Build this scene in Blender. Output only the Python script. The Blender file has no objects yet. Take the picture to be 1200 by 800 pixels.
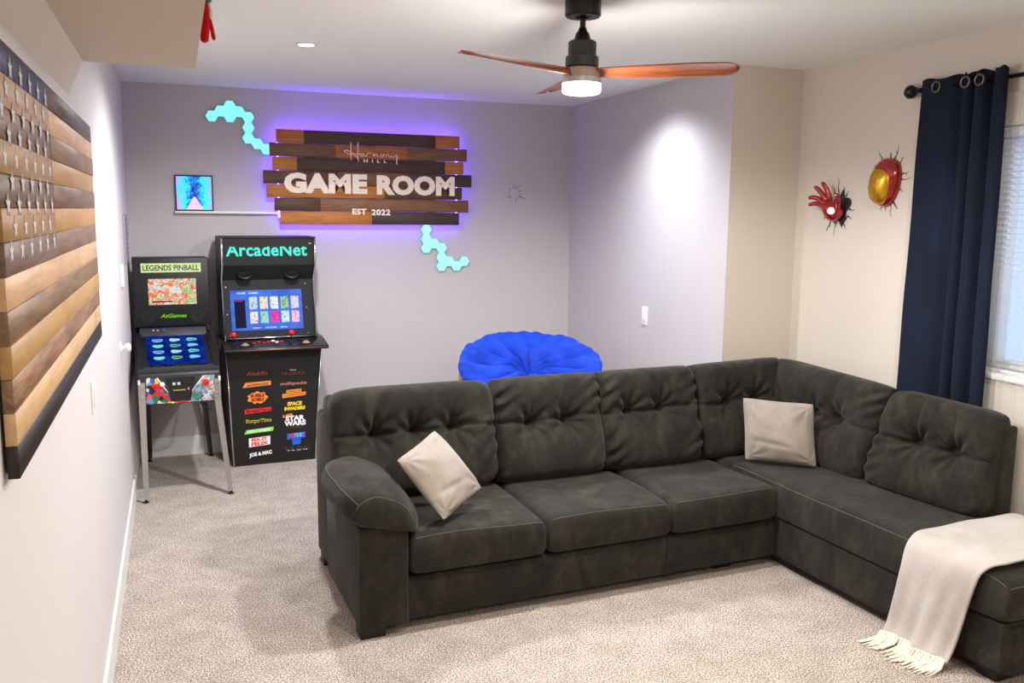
import bpy, bmesh, math, random
import numpy as np
from mathutils import Vector, Matrix
random.seed(7); np.random.seed(7)
C = bpy.context.scene.collection
SC = bpy.context.scene

# ------------------------------------------------------------------ camera
cam_d = bpy.data.cameras.new('camera'); cam = bpy.data.objects.new('camera', cam_d); C.objects.link(cam)
cam_d.sensor_width = 36; cam_d.lens = 31.12; cam_d.clip_start = .02
r_ = Vector((0.93550367, -0.3531753, 0.01000432)); u_ = Vector((0.04162998, 0.13830081, 0.98951495)); f_ = Vector((0.35085585, 0.92527839, -0.14408359))
m = Matrix((r_, u_, -f_)).transposed().to_4x4(); m.translation = (0.2811967, -6.23458788, 1.64869229)
cam.matrix_world = m
SC.camera = cam

# ------------------------------------------------------------------ world, exposure
w = bpy.data.worlds.new('world'); SC.world = w; w.use_nodes = True
bg = w.node_tree.nodes['Background']; bg.inputs[0].default_value = (.44, .67, 1, 1); bg.inputs[1].default_value = 1.15
SC.view_settings.view_transform = 'Standard'; SC.view_settings.look = 'None'
SC.view_settings.exposure = 0.12; SC.view_settings.gamma = 1
SC.view_settings.use_curve_mapping = False
SC.cycles.max_bounces = 8; SC.cycles.diffuse_bounces = 4; SC.cycles.sample_clamp_indirect = 6

# ------------------------------------------------------------------ lamps of the room and added fill
def spot(name, loc, power, col, size=150, blend=.9, rad=.05):
    d = bpy.data.lights.new(name, 'SPOT'); d.energy = power; d.color = col
    d.spot_size = math.radians(size); d.spot_blend = blend; d.shadow_soft_size = rad
    o = bpy.data.objects.new(name, d); C.objects.link(o); o.location = loc
    return o
COOL = (.86, .92, 1); WARM = (1, .84, .66)
spot('recessed_lamp', (.91, -1.74, 2.41), 150, (.96, .97, 1), 165, .6)
spot('recessed_lamp', (2.72, -1.50, 2.41), 100, COOL, 140, .95, .08)
for x, y in ((1.35, -4.3), (2.6, -4.3), (1.35, -6.6), (2.6, -6.6)):
    spot('recessed_lamp', (x, y, 2.41), 64, (1, .91, .80), 170, .6, .07)  # presumed cans out of view, added for even light
d = bpy.data.lights.new('fan_lamp', 'SPOT'); d.spot_size = math.radians(178); d.spot_blend = .35; d.energy = 120; d.color = (.96, .98, 1); d.shadow_soft_size = .055
o = bpy.data.objects.new('fan_lamp', d); C.objects.link(o); o.location = (1.74, -3.1, 2.075)

d = bpy.data.lights.new('ceiling_fill', 'POINT'); d.energy = 19; d.color = (1, .97, .95); d.shadow_soft_size = .06  # extra point lamp added to brighten the ceiling above the downward spot
o = bpy.data.objects.new('ceiling_fill', d); C.objects.link(o); o.location = (1.74, -3.1, 2.02)

# ------------------------------------------------------------------ helpers
def thing(name, label, cat, loc=(0, 0, 0), rotz=0, group=None):
    o = bpy.data.objects.new(name, None); C.objects.link(o); o.empty_display_size = .1
    o.location = loc; o.rotation_euler = (0, 0, rotz); o['label'] = label; o['category'] = cat
    if group: o['group'] = group
    return o
def tag(o, label, cat, group=None):
    o['label'] = label; o['category'] = cat
    if group: o['group'] = group
    return o
def link(name, me, parent=None, loc=None):
    o = bpy.data.objects.new(name, me); C.objects.link(o)
    if parent is not None: o.parent = parent
    if loc is not None: o.location = loc
    return o
def mesh(name, verts, faces, mat, parent=None, smooth=False, loc=None, doubles=0):
    me = bpy.data.meshes.new(name)
    me.from_pydata([tuple(map(float, v)) for v in verts], [], [tuple(map(int, f)) for f in faces])
    bm = bmesh.new(); bm.from_mesh(me)
    if doubles: bmesh.ops.remove_doubles(bm, verts=bm.verts, dist=doubles)
    bmesh.ops.recalc_face_normals(bm, faces=bm.faces); bm.to_mesh(me); bm.free()
    if mat: me.materials.append(mat)
    if smooth: me.polygons.foreach_set('use_smooth', [True] * len(me.polygons))
    return link(name, me, parent, loc)
def frombm(name, bm, mat, parent=None, smooth=False, loc=None, sharp=None):
    me = bpy.data.meshes.new(name); bmesh.ops.recalc_face_normals(bm, faces=bm.faces); bm.to_mesh(me); bm.free()
    if mat: me.materials.append(mat)
    if smooth: me.polygons.foreach_set('use_smooth', [True] * len(me.polygons))
    if smooth and sharp: me.set_sharp_from_angle(angle=math.radians(sharp))
    return link(name, me, parent, loc)
def addbox(bm, x0, x1, y0, y1, z0, z1, bev=0, seg=2):
    vs = [bm.verts.new(p) for p in ((x0,y0,z0),(x1,y0,z0),(x1,y1,z0),(x0,y1,z0),(x0,y0,z1),(x1,y0,z1),(x1,y1,z1),(x0,y1,z1))]
    fs = [bm.faces.new([vs[i] for i in f]) for f in ((0,3,2,1),(4,5,6,7),(0,1,5,4),(1,2,6,5),(2,3,7,6),(3,0,4,7))]
    if bev:
        ed = list({e for f in fs for e in f.edges})
        bmesh.ops.bevel(bm, geom=ed, offset=bev, segments=seg, affect='EDGES', profile=.5)
def box(name, x0, x1, y0, y1, z0, z1, mat, parent=None, bev=0, seg=2, smooth=None):
    bm = bmesh.new(); addbox(bm, x0, x1, y0, y1, z0, z1, bev, seg)
    return frombm(name, bm, mat, parent, bool(bev) if smooth is None else smooth, sharp=50)
def prism(name, pts, axis, a, b, mat, parent=None, bev=0, seg=2):
    """pts: outline in the two remaining axes, extruded along axis from a to b"""
    bm = bmesh.new()
    def P(p, t):
        return (t, p[0], p[1]) if axis == 0 else ((p[0], t, p[1]) if axis == 1 else (p[0], p[1], t))
    A = [bm.verts.new(P(p, a)) for p in pts]; B = [bm.verts.new(P(p, b)) for p in pts]
    n = len(pts); bm.faces.new(A); bm.faces.new(B[::-1])
    for i in range(n): bm.faces.new((A[i], A[(i+1) % n], B[(i+1) % n], B[i]))
    bmesh.ops.recalc_face_normals(bm, faces=bm.faces)
    if bev: bmesh.ops.bevel(bm, geom=list(bm.edges), offset=bev, segments=seg, affect='EDGES', profile=.5)
    return frombm(name, bm, mat, parent, bool(bev), sharp=50)
def lathe(name, prof, mat, parent=None, n=32, loc=None, smooth=True, sharp=40):
    V = []; F = []
    for r, z in prof:
        for i in range(n):
            a = 2*math.pi*i/n; V.append((r*math.cos(a), r*math.sin(a), z))
    k = len(prof)
    for j in range(k-1):
        for i in range(n):
            F.append((j*n+i, j*n+(i+1) % n, (j+1)*n+(i+1) % n, (j+1)*n+i))
    F.append(tuple(range(n))[::-1]); F.append(tuple((k-1)*n+i for i in range(n)))
    o = mesh(name, V, F, mat, parent, smooth, loc)
    o.data.set_sharp_from_angle(angle=math.radians(sharp)); return o
def addtube(bm, pts, rad, n=8, cap=True):
    pts = [Vector(p) for p in pts]; rings = []
    rads = rad if isinstance(rad, (list, tuple)) else [rad]*len(pts)
    prev = None
    for i, p in enumerate(pts):
        t = (pts[min(i+1, len(pts)-1)] - pts[max(i-1, 0)]).normalized()
        if prev is None:
            a = t.orthogonal().normalized()
        else:
            a = (prev - t*prev.dot(t)).normalized()
        prev = a; b = t.cross(a)
        rings.append([bm.verts.new(p + (a*math.cos(2*math.pi*k/n) + b*math.sin(2*math.pi*k/n))*rads[i]) for k in range(n)])
    for i in range(len(rings)-1):
        for k in range(n): bm.faces.new((rings[i][k], rings[i][(k+1) % n], rings[i+1][(k+1) % n], rings[i+1][k]))
    if cap: bm.faces.new(rings[0][::-1]); bm.faces.new(rings[-1])
def tube(name, pts, rad, mat, parent=None, n=8):
    bm = bmesh.new(); addtube(bm, pts, rad, n); return frombm(name, bm, mat, parent, True)
def grid_faces(nu, nv, off=0, closed_u=False):
    F = []
    for j in range(nv-1):
        for i in range(nu if closed_u else nu-1):
            i2 = (i+1) % nu
            F.append((off+j*nu+i, off+j*nu+i2, off+(j+1)*nu+i2, off+(j+1)*nu+i))
    return F
def text(name, s, w, h, depth, loc, rot, mat, parent=None, bold=.0, shear=0, bev=0, space=1.0):
    cu = bpy.data.curves.new('t', 'FONT'); cu.body = s; cu.align_x = 'CENTER'; cu.extrude = .02; cu.offset = bold; cu.shear = shear
    cu.bevel_depth = bev; cu.bevel_resolution = 1; cu.space_character = space; cu.resolution_u = 3
    to = bpy.data.objects.new('t', cu); C.objects.link(to)
    dg = bpy.context.evaluated_depsgraph_get(); me = bpy.data.meshes.new_from_object(to.evaluated_get(dg))
    bpy.data.objects.remove(to); bpy.data.curves.remove(cu)
    n = len(me.vertices); co = np.empty(n*3); me.vertices.foreach_get('co', co); co = co.reshape(-1, 3)
    lo, hi = co.min(0), co.max(0); sz = np.maximum(hi-lo, 1e-6)
    co = (co-(lo+hi)/2)/sz*np.array([w, h, depth]); me.vertices.foreach_set('co', co.ravel()); me.update()
    me.name = name; me.materials.clear(); me.materials.append(mat)
    o = link(name, me, parent, loc); o.rotation_euler = rot; return o
FRONT = (math.pi/2, 0, 0)

# ------------------------------------------------------------------ materials
def nt(name):
    m = bpy.data.materials.new(name); m.use_nodes = True; t = m.node_tree
    return m, t, t.nodes['Principled BSDF']
def srgb(c):
    return tuple(((x/255)/12.92 if x/255 < .04045 else ((x/255+.055)/1.055)**2.4) for x in c) + (1,)
def noise(t, scale, detail=4, rough=.55, vec=None, stretch=None):
    n = t.nodes.new('ShaderNodeTexNoise'); n.inputs['Scale'].default_value = scale
    n.inputs['Detail'].default_value = detail; n.inputs['Roughness'].default_value = rough
    tc = t.nodes.new('ShaderNodeTexCoord')
    mp = t.nodes.new('ShaderNodeMapping'); mp.inputs['Scale'].default_value = stretch or (1, 1, 1)
    t.links.new(tc.outputs['Object'], mp.inputs[0]); t.links.new(mp.outputs[0], n.inputs['Vector'])
    return n
def ramp(t, src, stops):
    r = t.nodes.new('ShaderNodeValToRGB'); el = r.color_ramp.elements
    while len(el) < len(stops): el.new(.5)
    for e, (p, c) in zip(el, stops): e.position = p; e.color = c
    t.links.new(src, r.inputs[0]); return r
def bump(t, src, b, strength, dist):
    n = t.nodes.new('ShaderNodeBump'); n.inputs['Strength'].default_value = strength; n.inputs['Distance'].default_value = dist
    t.links.new(src, n.inputs['Height']); t.links.new(n.outputs[0], b.inputs['Normal']); return n
def plain(name, c, rough=.5, metal=0, emit=0, coat=0, ec=None, var=.06, vs=8):
    m, t, b = nt(name); c = srgb(c)
    n = noise(t, vs, 3)
    r = ramp(t, n.outputs[0], [(.3, tuple(x*(1-var) for x in c[:3])+(1,)), (.7, tuple(min(1, x*(1+var)) for x in c[:3])+(1,))])
    t.links.new(r.outputs[0], b.inputs['Base Color'])
    b.inputs['Roughness'].default_value = rough; b.inputs['Metallic'].default_value = metal
    if coat: b.inputs['Coat Weight'].default_value = coat
    if emit:
        b.inputs['Emission Color'].default_value = srgb(ec) if ec else c; b.inputs['Emission Strength'].default_value = emit
    return m
def paint(name, c, rough=.6):
    m, t, b = nt(name); c = srgb(c)
    n = noise(t, 1.2, 2); r = ramp(t, n.outputs[0], [(.3, tuple(x*.985 for x in c[:3])+(1,)), (.7, c)])
    t.links.new(r.outputs[0], b.inputs['Base Color']); b.inputs['Roughness'].default_value = rough
    n2 = noise(t, 160, 3); bump(t, n2.outputs[0], b, .08, .002)
    return m
def wood(name, c1, c2, axis=0, rough=.45, scale=6, coat=0):
    m, t, b = nt(name); st = [1.0, 1.0, 1.0]; st = [12.0]*3; st[axis] = 1.0
    n = noise(t, scale, 6, .65, stretch=st)
    r = ramp(t, n.outputs[0], [(.32, srgb(c1)), (.68, srgb(c2))])
    n3 = noise(t, 3.0, 2); mx = t.nodes.new('ShaderNodeMix'); mx.data_type = 'RGBA'; mx.blend_type = 'MULTIPLY'
    mx.inputs['Factor'].default_value = .5
    r3 = ramp(t, n3.outputs[0], [(.35, (.62, .58, .55, 1)), (.6, (1, 1, 1, 1))])
    t.links.new(r.outputs[0], mx.inputs['A']); t.links.new(r3.outputs[0], mx.inputs['B'])
    t.links.new(mx.outputs['Result'], b.inputs['Base Color'])
    b.inputs['Roughness'].default_value = rough; bump(t, n.outputs[0], b, .25, .002)
    if coat: b.inputs['Coat Weight'].default_value = coat; b.inputs['Coat Roughness'].default_value = .15
    return m
def fabric(name, c1, c2, rough=.9, sheen=.3, weave=500, blotch=5, bs=.3, bd=.001):
    m, t, b = nt(name)
    n = noise(t, blotch, 6, .6); r = ramp(t, n.outputs[0], [(.36, srgb(c1)), (.66, srgb(c2))])
    n2 = noise(t, weave, 2); r2 = ramp(t, n2.outputs[0], [(.3, (.78, .78, .78, 1)), (.7, (1, 1, 1, 1))])
    mx = t.nodes.new('ShaderNodeMix'); mx.data_type = 'RGBA'; mx.blend_type = 'MULTIPLY'; mx.inputs['Factor'].default_value = 1
    t.links.new(r.outputs[0], mx.inputs['A']); t.links.new(r2.outputs[0], mx.inputs['B'])
    t.links.new(mx.outputs['Result'], b.inputs['Base Color'])
    b.inputs['Roughness'].default_value = rough; b.inputs['Sheen Weight'].default_value = sheen; b.inputs['Sheen Roughness'].default_value = .4
    b.inputs['Specular IOR Level'].default_value = .15
    bump(t, n2.outputs[0], b, bs, bd); return m
def emis(name, c, s):
    m = bpy.data.materials.new(name); m.use_nodes = True; t = m.node_tree; t.nodes.clear()
    e = t.nodes.new('ShaderNodeEmission'); e.inputs[0].default_value = srgb(c); e.inputs[1].default_value = s
    o = t.nodes.new('ShaderNodeOutputMaterial'); t.links.new(e.outputs[0], o.inputs[0]); return m
def screen_art(name, stops, scale, s, kind='noise', dist=2.0):
    """lit picture of abstract colour patches"""
    m = bpy.data.materials.new(name); m.use_nodes = True; t = m.node_tree; t.nodes.clear()
    if kind == 'noise':
        n = noise(t, scale, 5, .7); n.inputs['Distortion'].default_value = dist; src = n.outputs[0]
    else:
        n = t.nodes.new('ShaderNodeTexVoronoi'); n.inputs['Scale'].default_value = scale
        tc = t.nodes.new('ShaderNodeTexCoord'); t.links.new(tc.outputs['Object'], n.inputs['Vector'])
        sp = t.nodes.new('ShaderNodeSeparateColor'); t.links.new(n.outputs['Color'], sp.inputs[0]); src = sp.outputs[0]
    r = ramp(t, src, [(p, srgb(c)) for p, c in stops])
    if kind == 'vor': r.color_ramp.interpolation = 'CONSTANT'
    e = t.nodes.new('ShaderNodeEmission'); e.inputs[1].default_value = s
    o = t.nodes.new('ShaderNodeOutputMaterial')
    if s > 0:
        t.links.new(r.outputs[0], e.inputs[0]); t.links.new(e.outputs[0], o.inputs[0])
    else:
        b = t.nodes.new('ShaderNodeBsdfPrincipled'); b.inputs['Roughness'].default_value = .35
        t.links.new(r.outputs[0], b.inputs['Base Color']); t.links.new(b.outputs[0], o.inputs[0])
    return m

M = {}
M['grey_wall'] = paint('grey_wall_paint', (188, 181, 182))
M['cream_wall'] = paint('cream_wall_paint', (208, 198, 185))
M['left_wall'] = paint('white_wall_paint', (210, 204, 204))
M['ceiling'] = paint('ceiling_paint', (240, 239, 233), .8)
M['trim'] = plain('white_trim', (226, 225, 222), .35)
M['black'] = plain('black_laminate', (13, 13, 15), .5, var=.1)
M['black_side'] = plain('dark_grey_laminate', (44, 45, 50), .45, var=.1)
M['chrome'] = plain('chrome_trim', (225, 225, 228), .16, 1)
M['steel'] = plain('brushed_steel_leg', (190, 186, 184), .34, .85)
M['blackmetal'] = plain('black_metal', (22, 22, 23), .35, .4)
M['grey_metal'] = plain('dark_grey_fan_metal', (58, 60, 58), .42, .5)
M['red'] = plain('red_plastic', (225, 20, 22), .25, coat=.5)
M['white_plastic'] = plain('white_plastic', (236, 234, 230), .35)

# carpet
m_, t, b = nt('speckled_beige_carpet')
n = noise(t, 170, 2, .9); r = ramp(t, n.outputs[0], [(.38, srgb((66, 54, 46))), (.46, srgb((150, 136, 124))), (.54, srgb((200, 186, 174))), (.63, srgb((246, 238, 230)))])
n2 = noise(t, 7, 5, .7); r2 = ramp(t, n2.outputs[0], [(.35, (.78, .77, .76, 1)), (.62, (1, 1, 1, 1))])
mx = t.nodes.new('ShaderNodeMix'); mx.data_type = 'RGBA'; mx.blend_type = 'MULTIPLY'; mx.inputs['Factor'].default_value = 1
t.links.new(r.outputs[0], mx.inputs['A']); t.links.new(r2.outputs[0], mx.inputs['B']); t.links.new(mx.outputs['Result'], b.inputs['Base Color'])
b.inputs['Roughness'].default_value = 1; b.inputs['Specular IOR Level'].default_value = .05; b.inputs['Sheen Weight'].default_value = .1
bump(t, n.outputs[0], b, .5, .006); M['carpet'] = m_

# ------------------------------------------------------------------ the room shell
H = 2.44; X1 = 3.107; X2 = 3.556; Y1 = -2.091; YB = -8.2
def struct(o): o['kind'] = 'structure'; return o
def sbox(name, *a, **k): return struct(box(name, *a, **k))
sbox('floor', -.12, X2+.12, YB-.1, .12, -.1, 0, M['carpet'])
sbox('ceiling', -.12, X2+.12, YB-.1, .12, H, H+.1, M['ceiling'])
sbox('wall_left', -.12, 0, YB-.1, .12, 0, H, M['left_wall'])
sbox('wall_back', 0, X1, 0, .12, 0, H, M['grey_wall'])
# boxed-out wall beside the game corner: grey long side, cream short end
sbox('wall_side', X1, X1+.002, Y1+.0005, 0.12, 0, H, M['grey_wall'])
sbox('wall_end', X1+.002, X2+.12, Y1, Y1+.12, 0, H, M['cream_wall'])
WY0, WY1, WZ0, WZ1 = -3.36, -4.75, .985, 2.03
bm = bmesh.new()
addbox(bm, X2, X2+.12, WY0, Y1, 0, H); addbox(bm, X2, X2+.12, YB, WY1, 0, H)
addbox(bm, X2, X2+.12, WY1, WY0, 0, WZ0); addbox(bm, X2, X2+.12, WY1, WY0, WZ1, H)
struct(frombm('wall_right', bm, M['cream_wall']))
sbox('wall_near', 0, X2, YB-.1, YB, 0, H, M['cream_wall'])
# baseboards
def base(name, x0, x1, y0, y1):
    b_ = bmesh.new(); addbox(b_, x0, x1, y0, y1, 0, .132, .004, 2); struct(frombm(name, b_, M['trim']))
base('baseboard_left', 0, .013, YB, -.86)
base('baseboard_back', 0, X1, -.013, 0)
base('baseboard_side', X1-.013, X1, Y1, -.013)
base('baseboard_end', X1-.013, X2, Y1-.013, Y1)
base('baseboard_right', X2-.013, X2, YB, Y1-.013)
# dropped soffit above the flag: flat underside and a slanted strip to the left wall
o = prism('soffit', [(0, H), (0, 1.982), (.045, 2.082), (.361, 2.082), (.361, H)], 1, YB, -3.223, paint('soffit_paint', (214, 203, 188)))
struct(o)

# window: frame, glass, sill, slats
wt = thing('window_1', '', ''); del wt['label'], wt['category']; wt['kind'] = 'structure'; wt.location = (X2, (WY0+WY1)/2, WZ0)
def wbox(name, x0, x1, y0, y1, z0, z1, mat, bev=.003):
    o = box(name, x0-X2, x1-X2, y0-wt.location.y, y1-wt.location.y, z0-WZ0, z1-WZ0, mat, wt, bev); return o
for (a, b2, c, d2) in ((WY1, WY0, WZ0, WZ0+.05), (WY1, WY0, WZ1-.05, WZ1), (WY1, WY1+.05, WZ0+.05, WZ1-.05), (WY0-.05, WY0, WZ0+.05, WZ1-.05), (-4.11, -4.065, WZ0+.05, WZ1-.05)):
    wbox('window_frame', X2+.06, X2+.115, a, b2, c, d2, M['trim'])
wbox('window_sill', X2-.022, X2+.06, WY1-.03, WY0+.03, WZ0-.022, WZ0+.004, M['trim'])
gm = bpy.data.materials.new('window_glass'); gm.use_nodes = True; t = gm.node_tree; t.nodes.clear()
tr = t.nodes.new('ShaderNodeBsdfTransparent'); gl = t.nodes.new('ShaderNodeBsdfGlossy'); gl.inputs['Roughness'].default_value = .02
mxs = t.nodes.new('ShaderNodeMixShader'); mxs.inputs[0].default_value = .07; oo = t.nodes.new('ShaderNodeOutputMaterial')
t.links.new(tr.outputs[0], mxs.inputs[1]); t.links.new(gl.outputs[0], mxs.inputs[2]); t.links.new(mxs.outputs[0], oo.inputs[0])
wbox('window_pane', X2+.085, X2+.09, WY1+.05, -4.11, WZ0+.05, WZ1-.05, gm, 0)
wbox('window_pane', X2+.085, X2+.09, -4.065, WY0-.05, WZ0+.05, WZ1-.05, gm, 0)
bl = thing('window_blind', 'white horizontal slat blind behind the sheer curtain', 'blind', (X2+.035, (WY0+WY1)/2, WZ0))
hw = (WY0-WY1)/2-.012
slatm = plain('pale_blind_slat', (235, 238, 242), .5)
box('headrail', -.018, .018, -hw, hw, 1.0, 1.04, slatm, bl, .003)
proto = None
for k in range(38):
    if proto is None:
        bm = bmesh.new(); addbox(bm, -.0125, .0125, -hw, hw, -.0006, .0006)
        bmesh.ops.rotate(bm, verts=bm.verts, cent=(0, 0, 0), matrix=Matrix.Rotation(math.radians(14), 3, 'Y'))
        proto = frombm('slat', bm, slatm, bl, loc=(0, 0, .03)); continue
    s_ = proto.copy(); C.objects.link(s_); s_.location = (0, 0, .03+k*.0258)
box('bottom_rail', -.012, .012, -hw, hw, .004, .016, slatm, bl, .002)

# ------------------------------------------------------------------ curtain rod, curtain, sheer
RX, RZ = 3.512, 2.222
rod = thing('curtain_rod', 'black curtain rod with round finial above the window', 'curtain rod', (RX, -2.99, RZ))
tube('rod', [(0, .02, 0), (0, -1.95, 0)], .0095, M['blackmetal'], rod, 12)
fin = lathe('finial', [(.0, -.07), (.012, -.068), (.014, -.045), (.011, -.04), (.011, -.03), (.020, -.026), (.031, -.008), (.031, .008), (.020, .024), (.008, .03), (0, .03)], M['blackmetal'], rod, 20)
fin.rotation_euler = (-math.pi/2, 0, 0); fin.location = (0, .073, 0)
for yy in (-.012, -1.9):
    box('bracket', -.006, X2-RX-.001, yy-.006, yy+.006, -.018, -.004, M['blackmetal'], rod, .002)
navy = fabric('navy_blackout_fabric', (19, 26, 42), (24, 33, 54), .8, .06, 700, 3, .15, .0005)
cur = thing('curtain', 'long navy blue grommet curtain hanging beside the window', 'curtain', (RX, -2.99, 0))
ctrl = [(0, -.012), (-.05, -.02), (-.11, -.024), (-.17, -.018), (-.205, .018), (-.22, .026), (-.232, .01), (-.25, -.026), (-.265, -.030), (-.278, -.012), (-.29, .02), (-.305, -.018), (-.33, -.030), (-.352, -.012), (-.368, .024), (-.385, .026), (-.398, 0), (-.412, -.034), (-.44, -.042), (-.458, -.03), (-.462, -.008)]
def cr(P, n):
    out = []
    P = [P[0]]+P+[P[-1]]
    for i in range(1, len(P)-2):
        for k in range(n):
            t_ = k/n; p0, p1, p2, p3 = [np.array(q, float) for q in P[i-1:i+3]]
            out.append(.5*((2*p1)+(-p0+p2)*t_+(2*p0-5*p1+4*p2-p3)*t_**2+(-p0+3*p1-3*p2+p3)*t_**3))
    out.append(np.array(P[-1], float)); return out
prof = cr(ctrl, 6); zs = np.linspace(.03, 2.262, 50); V = []
for z in zs:
    tt = (z-.03)/2.23
    for i, (y, x) in enumerate(prof):
        spread = 1+.05*(1-tt); V.append((x*(.78+.08*math.sin(z*2+i*.05)) + .002*math.sin(z*9+i*.3), .03*(1-tt)*(1-i/len(prof)) + y*spread*.985, z+(.006*math.sin(i*.35) if z > 2.2 else 0)))
o = mesh('drape', V, grid_faces(len(prof), len(zs)), navy, cur, True)
sm = o.modifiers.new('s', 'SOLIDIFY'); sm.thickness = .003
for yy, xx in ((-.10, -.024), (-.262, -.030), (-.335, -.030)):
    bm = bmesh.new(); addtube(bm, [(xx-.002, yy+.022*math.cos(a), RZ+.022*math.sin(a)) for a in np.linspace(0, 2*math.pi, 25)], .0045, 8, False)
    frombm('grommet', bm, plain('antique_brass', (120, 112, 98), .3, .9) if 'grommet_m' not in M else M['grommet_m'], cur, True)
sh = bpy.data.materials.new('white_sheer_voile'); sh.use_nodes = True; t = sh.node_tree; t.nodes.clear()
df = t.nodes.new('ShaderNodeBsdfDiffuse'); df.inputs[0].default_value = (.86, .86, .88, 1); tl = t.nodes.new('ShaderNodeBsdfTranslucent'); tl.inputs[0].default_value = (.86, .86, .88, 1)
tp = t.nodes.new('ShaderNodeBsdfTransparent'); m1 = t.nodes.new('ShaderNodeMixShader'); m2 = t.nodes.new('ShaderNodeMixShader'); oo = t.nodes.new('ShaderNodeOutputMaterial')
nn = noise(t, 300, 1, stretch=(1, 1, .1)); rr = ramp(t, nn.outputs[0], [(.3, (.70, .70, .70, 1)), (.7, (.72, .72, .72, 1))])
m1.inputs[0].default_value = .5; t.links.new(df.outputs[0], m1.inputs[1]); t.links.new(tl.outputs[0], m1.inputs[2])
t.links.new(rr.outputs[0], m2.inputs[0]); t.links.new(m1.outputs[0], m2.inputs[1]); t.links.new(tp.outputs[0], m2.inputs[2]); t.links.new(m2.outputs[0], oo.inputs[0])
V = []; ny = 240
for z in np.linspace(.04, 2.16, 24):
    for i in range(ny):
        y = -3.43-1.40*i/(ny-1)
        V.append((3.531+.009*math.sin(i*.33+.3*math.sin(z*1.7))+.004*math.sin(i*.81), y, z))
tag(mesh('sheer_curtain', V, grid_faces(ny, 24), sh, None, True), 'white translucent sheer curtain over the bright window', 'curtain')

# ------------------------------------------------------------------ ceiling fan
fan = thing('ceiling_fan', 'ceiling fan with three carved wooden blades and lit round lamp', 'ceiling fan', (1.74, -3.1, H))
gmf = M['grey_metal']; bkf = M['blackmetal']
lathe('canopy', [(0, -.001), (.068, -.001), (.068, -.060), (.062, -.067), (.03, -.067), (.028, -.060), (0, -.06)], bkf, fan, 40)
lathe('downrod', [(0, -.06), (.011, -.06), (.011, -.135), (0, -.135)], bkf, fan, 20)
lathe('yoke_cover', [(0, -.105), (.014, -.105), (.018, -.118), (.026, -.126), (.032, -.148), (.040, -.156), (0, -.156)], bkf, fan, 32)
lathe('motor_housing', [(0, -.152), (.046, -.152), (.053, -.158), (.053, -.206), (.061, -.21), (.0625, -.215), (.0625, -.246), (.055, -.25), (0, -.25)], gmf, fan, 48)
lathe('hub', [(0, -.25), (.056, -.25), (.066, -.262), (.07, -.272), (.07, -.290), (0, -.29)], plain('pale_blade_hub', (168, 142, 128), .4), fan, 40)
lathe('lamp_collar', [(0, -.288), (.073, -.288), (.0745, -.30), (.0745, -.308), (0, -.308)], plain('collar_metal', (170, 176, 178), .35, .3), fan, 40)
lathe('lamp_diffuser', [(0, -.307), (.073, -.307), (.073, -.335), (.069, -.343), (.055, -.347), (0, -.348)], emis('lit_diffuser', (250, 252, 255), 7), fan, 40)
bw = wood('walnut_blade', (112, 56, 30), (172, 96, 54), 0, .3, 5, .5)
def blade():
    nr, nc = 36, 14; V = []
    top = []; bot = []
    for i in range(nr):
        s = i/(nr-1); R = .052+.525*s
        c = .05+.080*min(1, s/.7)**.9
        if s > .88: c *= math.sqrt(max(0.02, 1-((s-.88)/.12)**2.6))
        pitch = math.radians(30-18*s**.6); sweep = -.012+.03*s-.02*s*s
        for j in range(nc):
            q = j/(nc-1)*2-1; y = q*c/2; th = .0075*math.sqrt(max(0, 1-q*q))*(1-.35*s)*(1 if s < .97 else .6)
            cam_ = .010*(1-q*q)
            for L, sg in ((top, 1), (bot, -1)):
                z = cam_+sg*th
                L.append((R, sweep+y*math.cos(pitch)+z*math.sin(pitch), -y*math.sin(pitch)+z*math.cos(pitch)+.004*s))
    V = top+bot; F = grid_faces(nc, nr)+grid_faces(nc, nr, nr*nc)
    F.append([i for i in range(nc)]+[nr*nc+i for i in range(nc)][::-1]); N = nr*nc
    e = (nr-1)*nc; F.append([e+i for i in range(nc)]+[N+e+i for i in range(nc)][::-1])
    return V, F
V, F = blade(); b0 = mesh('blade', V, F, bw, fan, True, doubles=1e-5)
for i, a in enumerate((201, 326, 80)):
    o = b0 if i == 0 else b0.copy()
    if i: C.objects.link(o)
    o.location = (0, 0, -.272); o.rotation_euler = (0, 0, math.radians(a))

# recessed lights
for i, (x, y, lb) in enumerate(((.91, -1.74, 'small round recessed light in the open ceiling left of the fan'), (2.72, -1.50, 'small round recessed ceiling light behind the fan by the side wall'))):
    rl = thing('recessed_light', lb, 'ceiling light', (x, y, H), 0, 'recessed ceiling lights')
    lathe('trim_ring', [(.036, -.0005), (.050, -.0005), (.050, -.004), (.046, -.006), (.038, -.004), (.036, -.0005)], M['trim'], rl, 32)
    lathe('lens', [(0, -.001), (.037, -.001), (.036, -.0035), (0, -.004)], emis('lit_lens', (255, 253, 255), 12), rl, 32)

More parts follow.
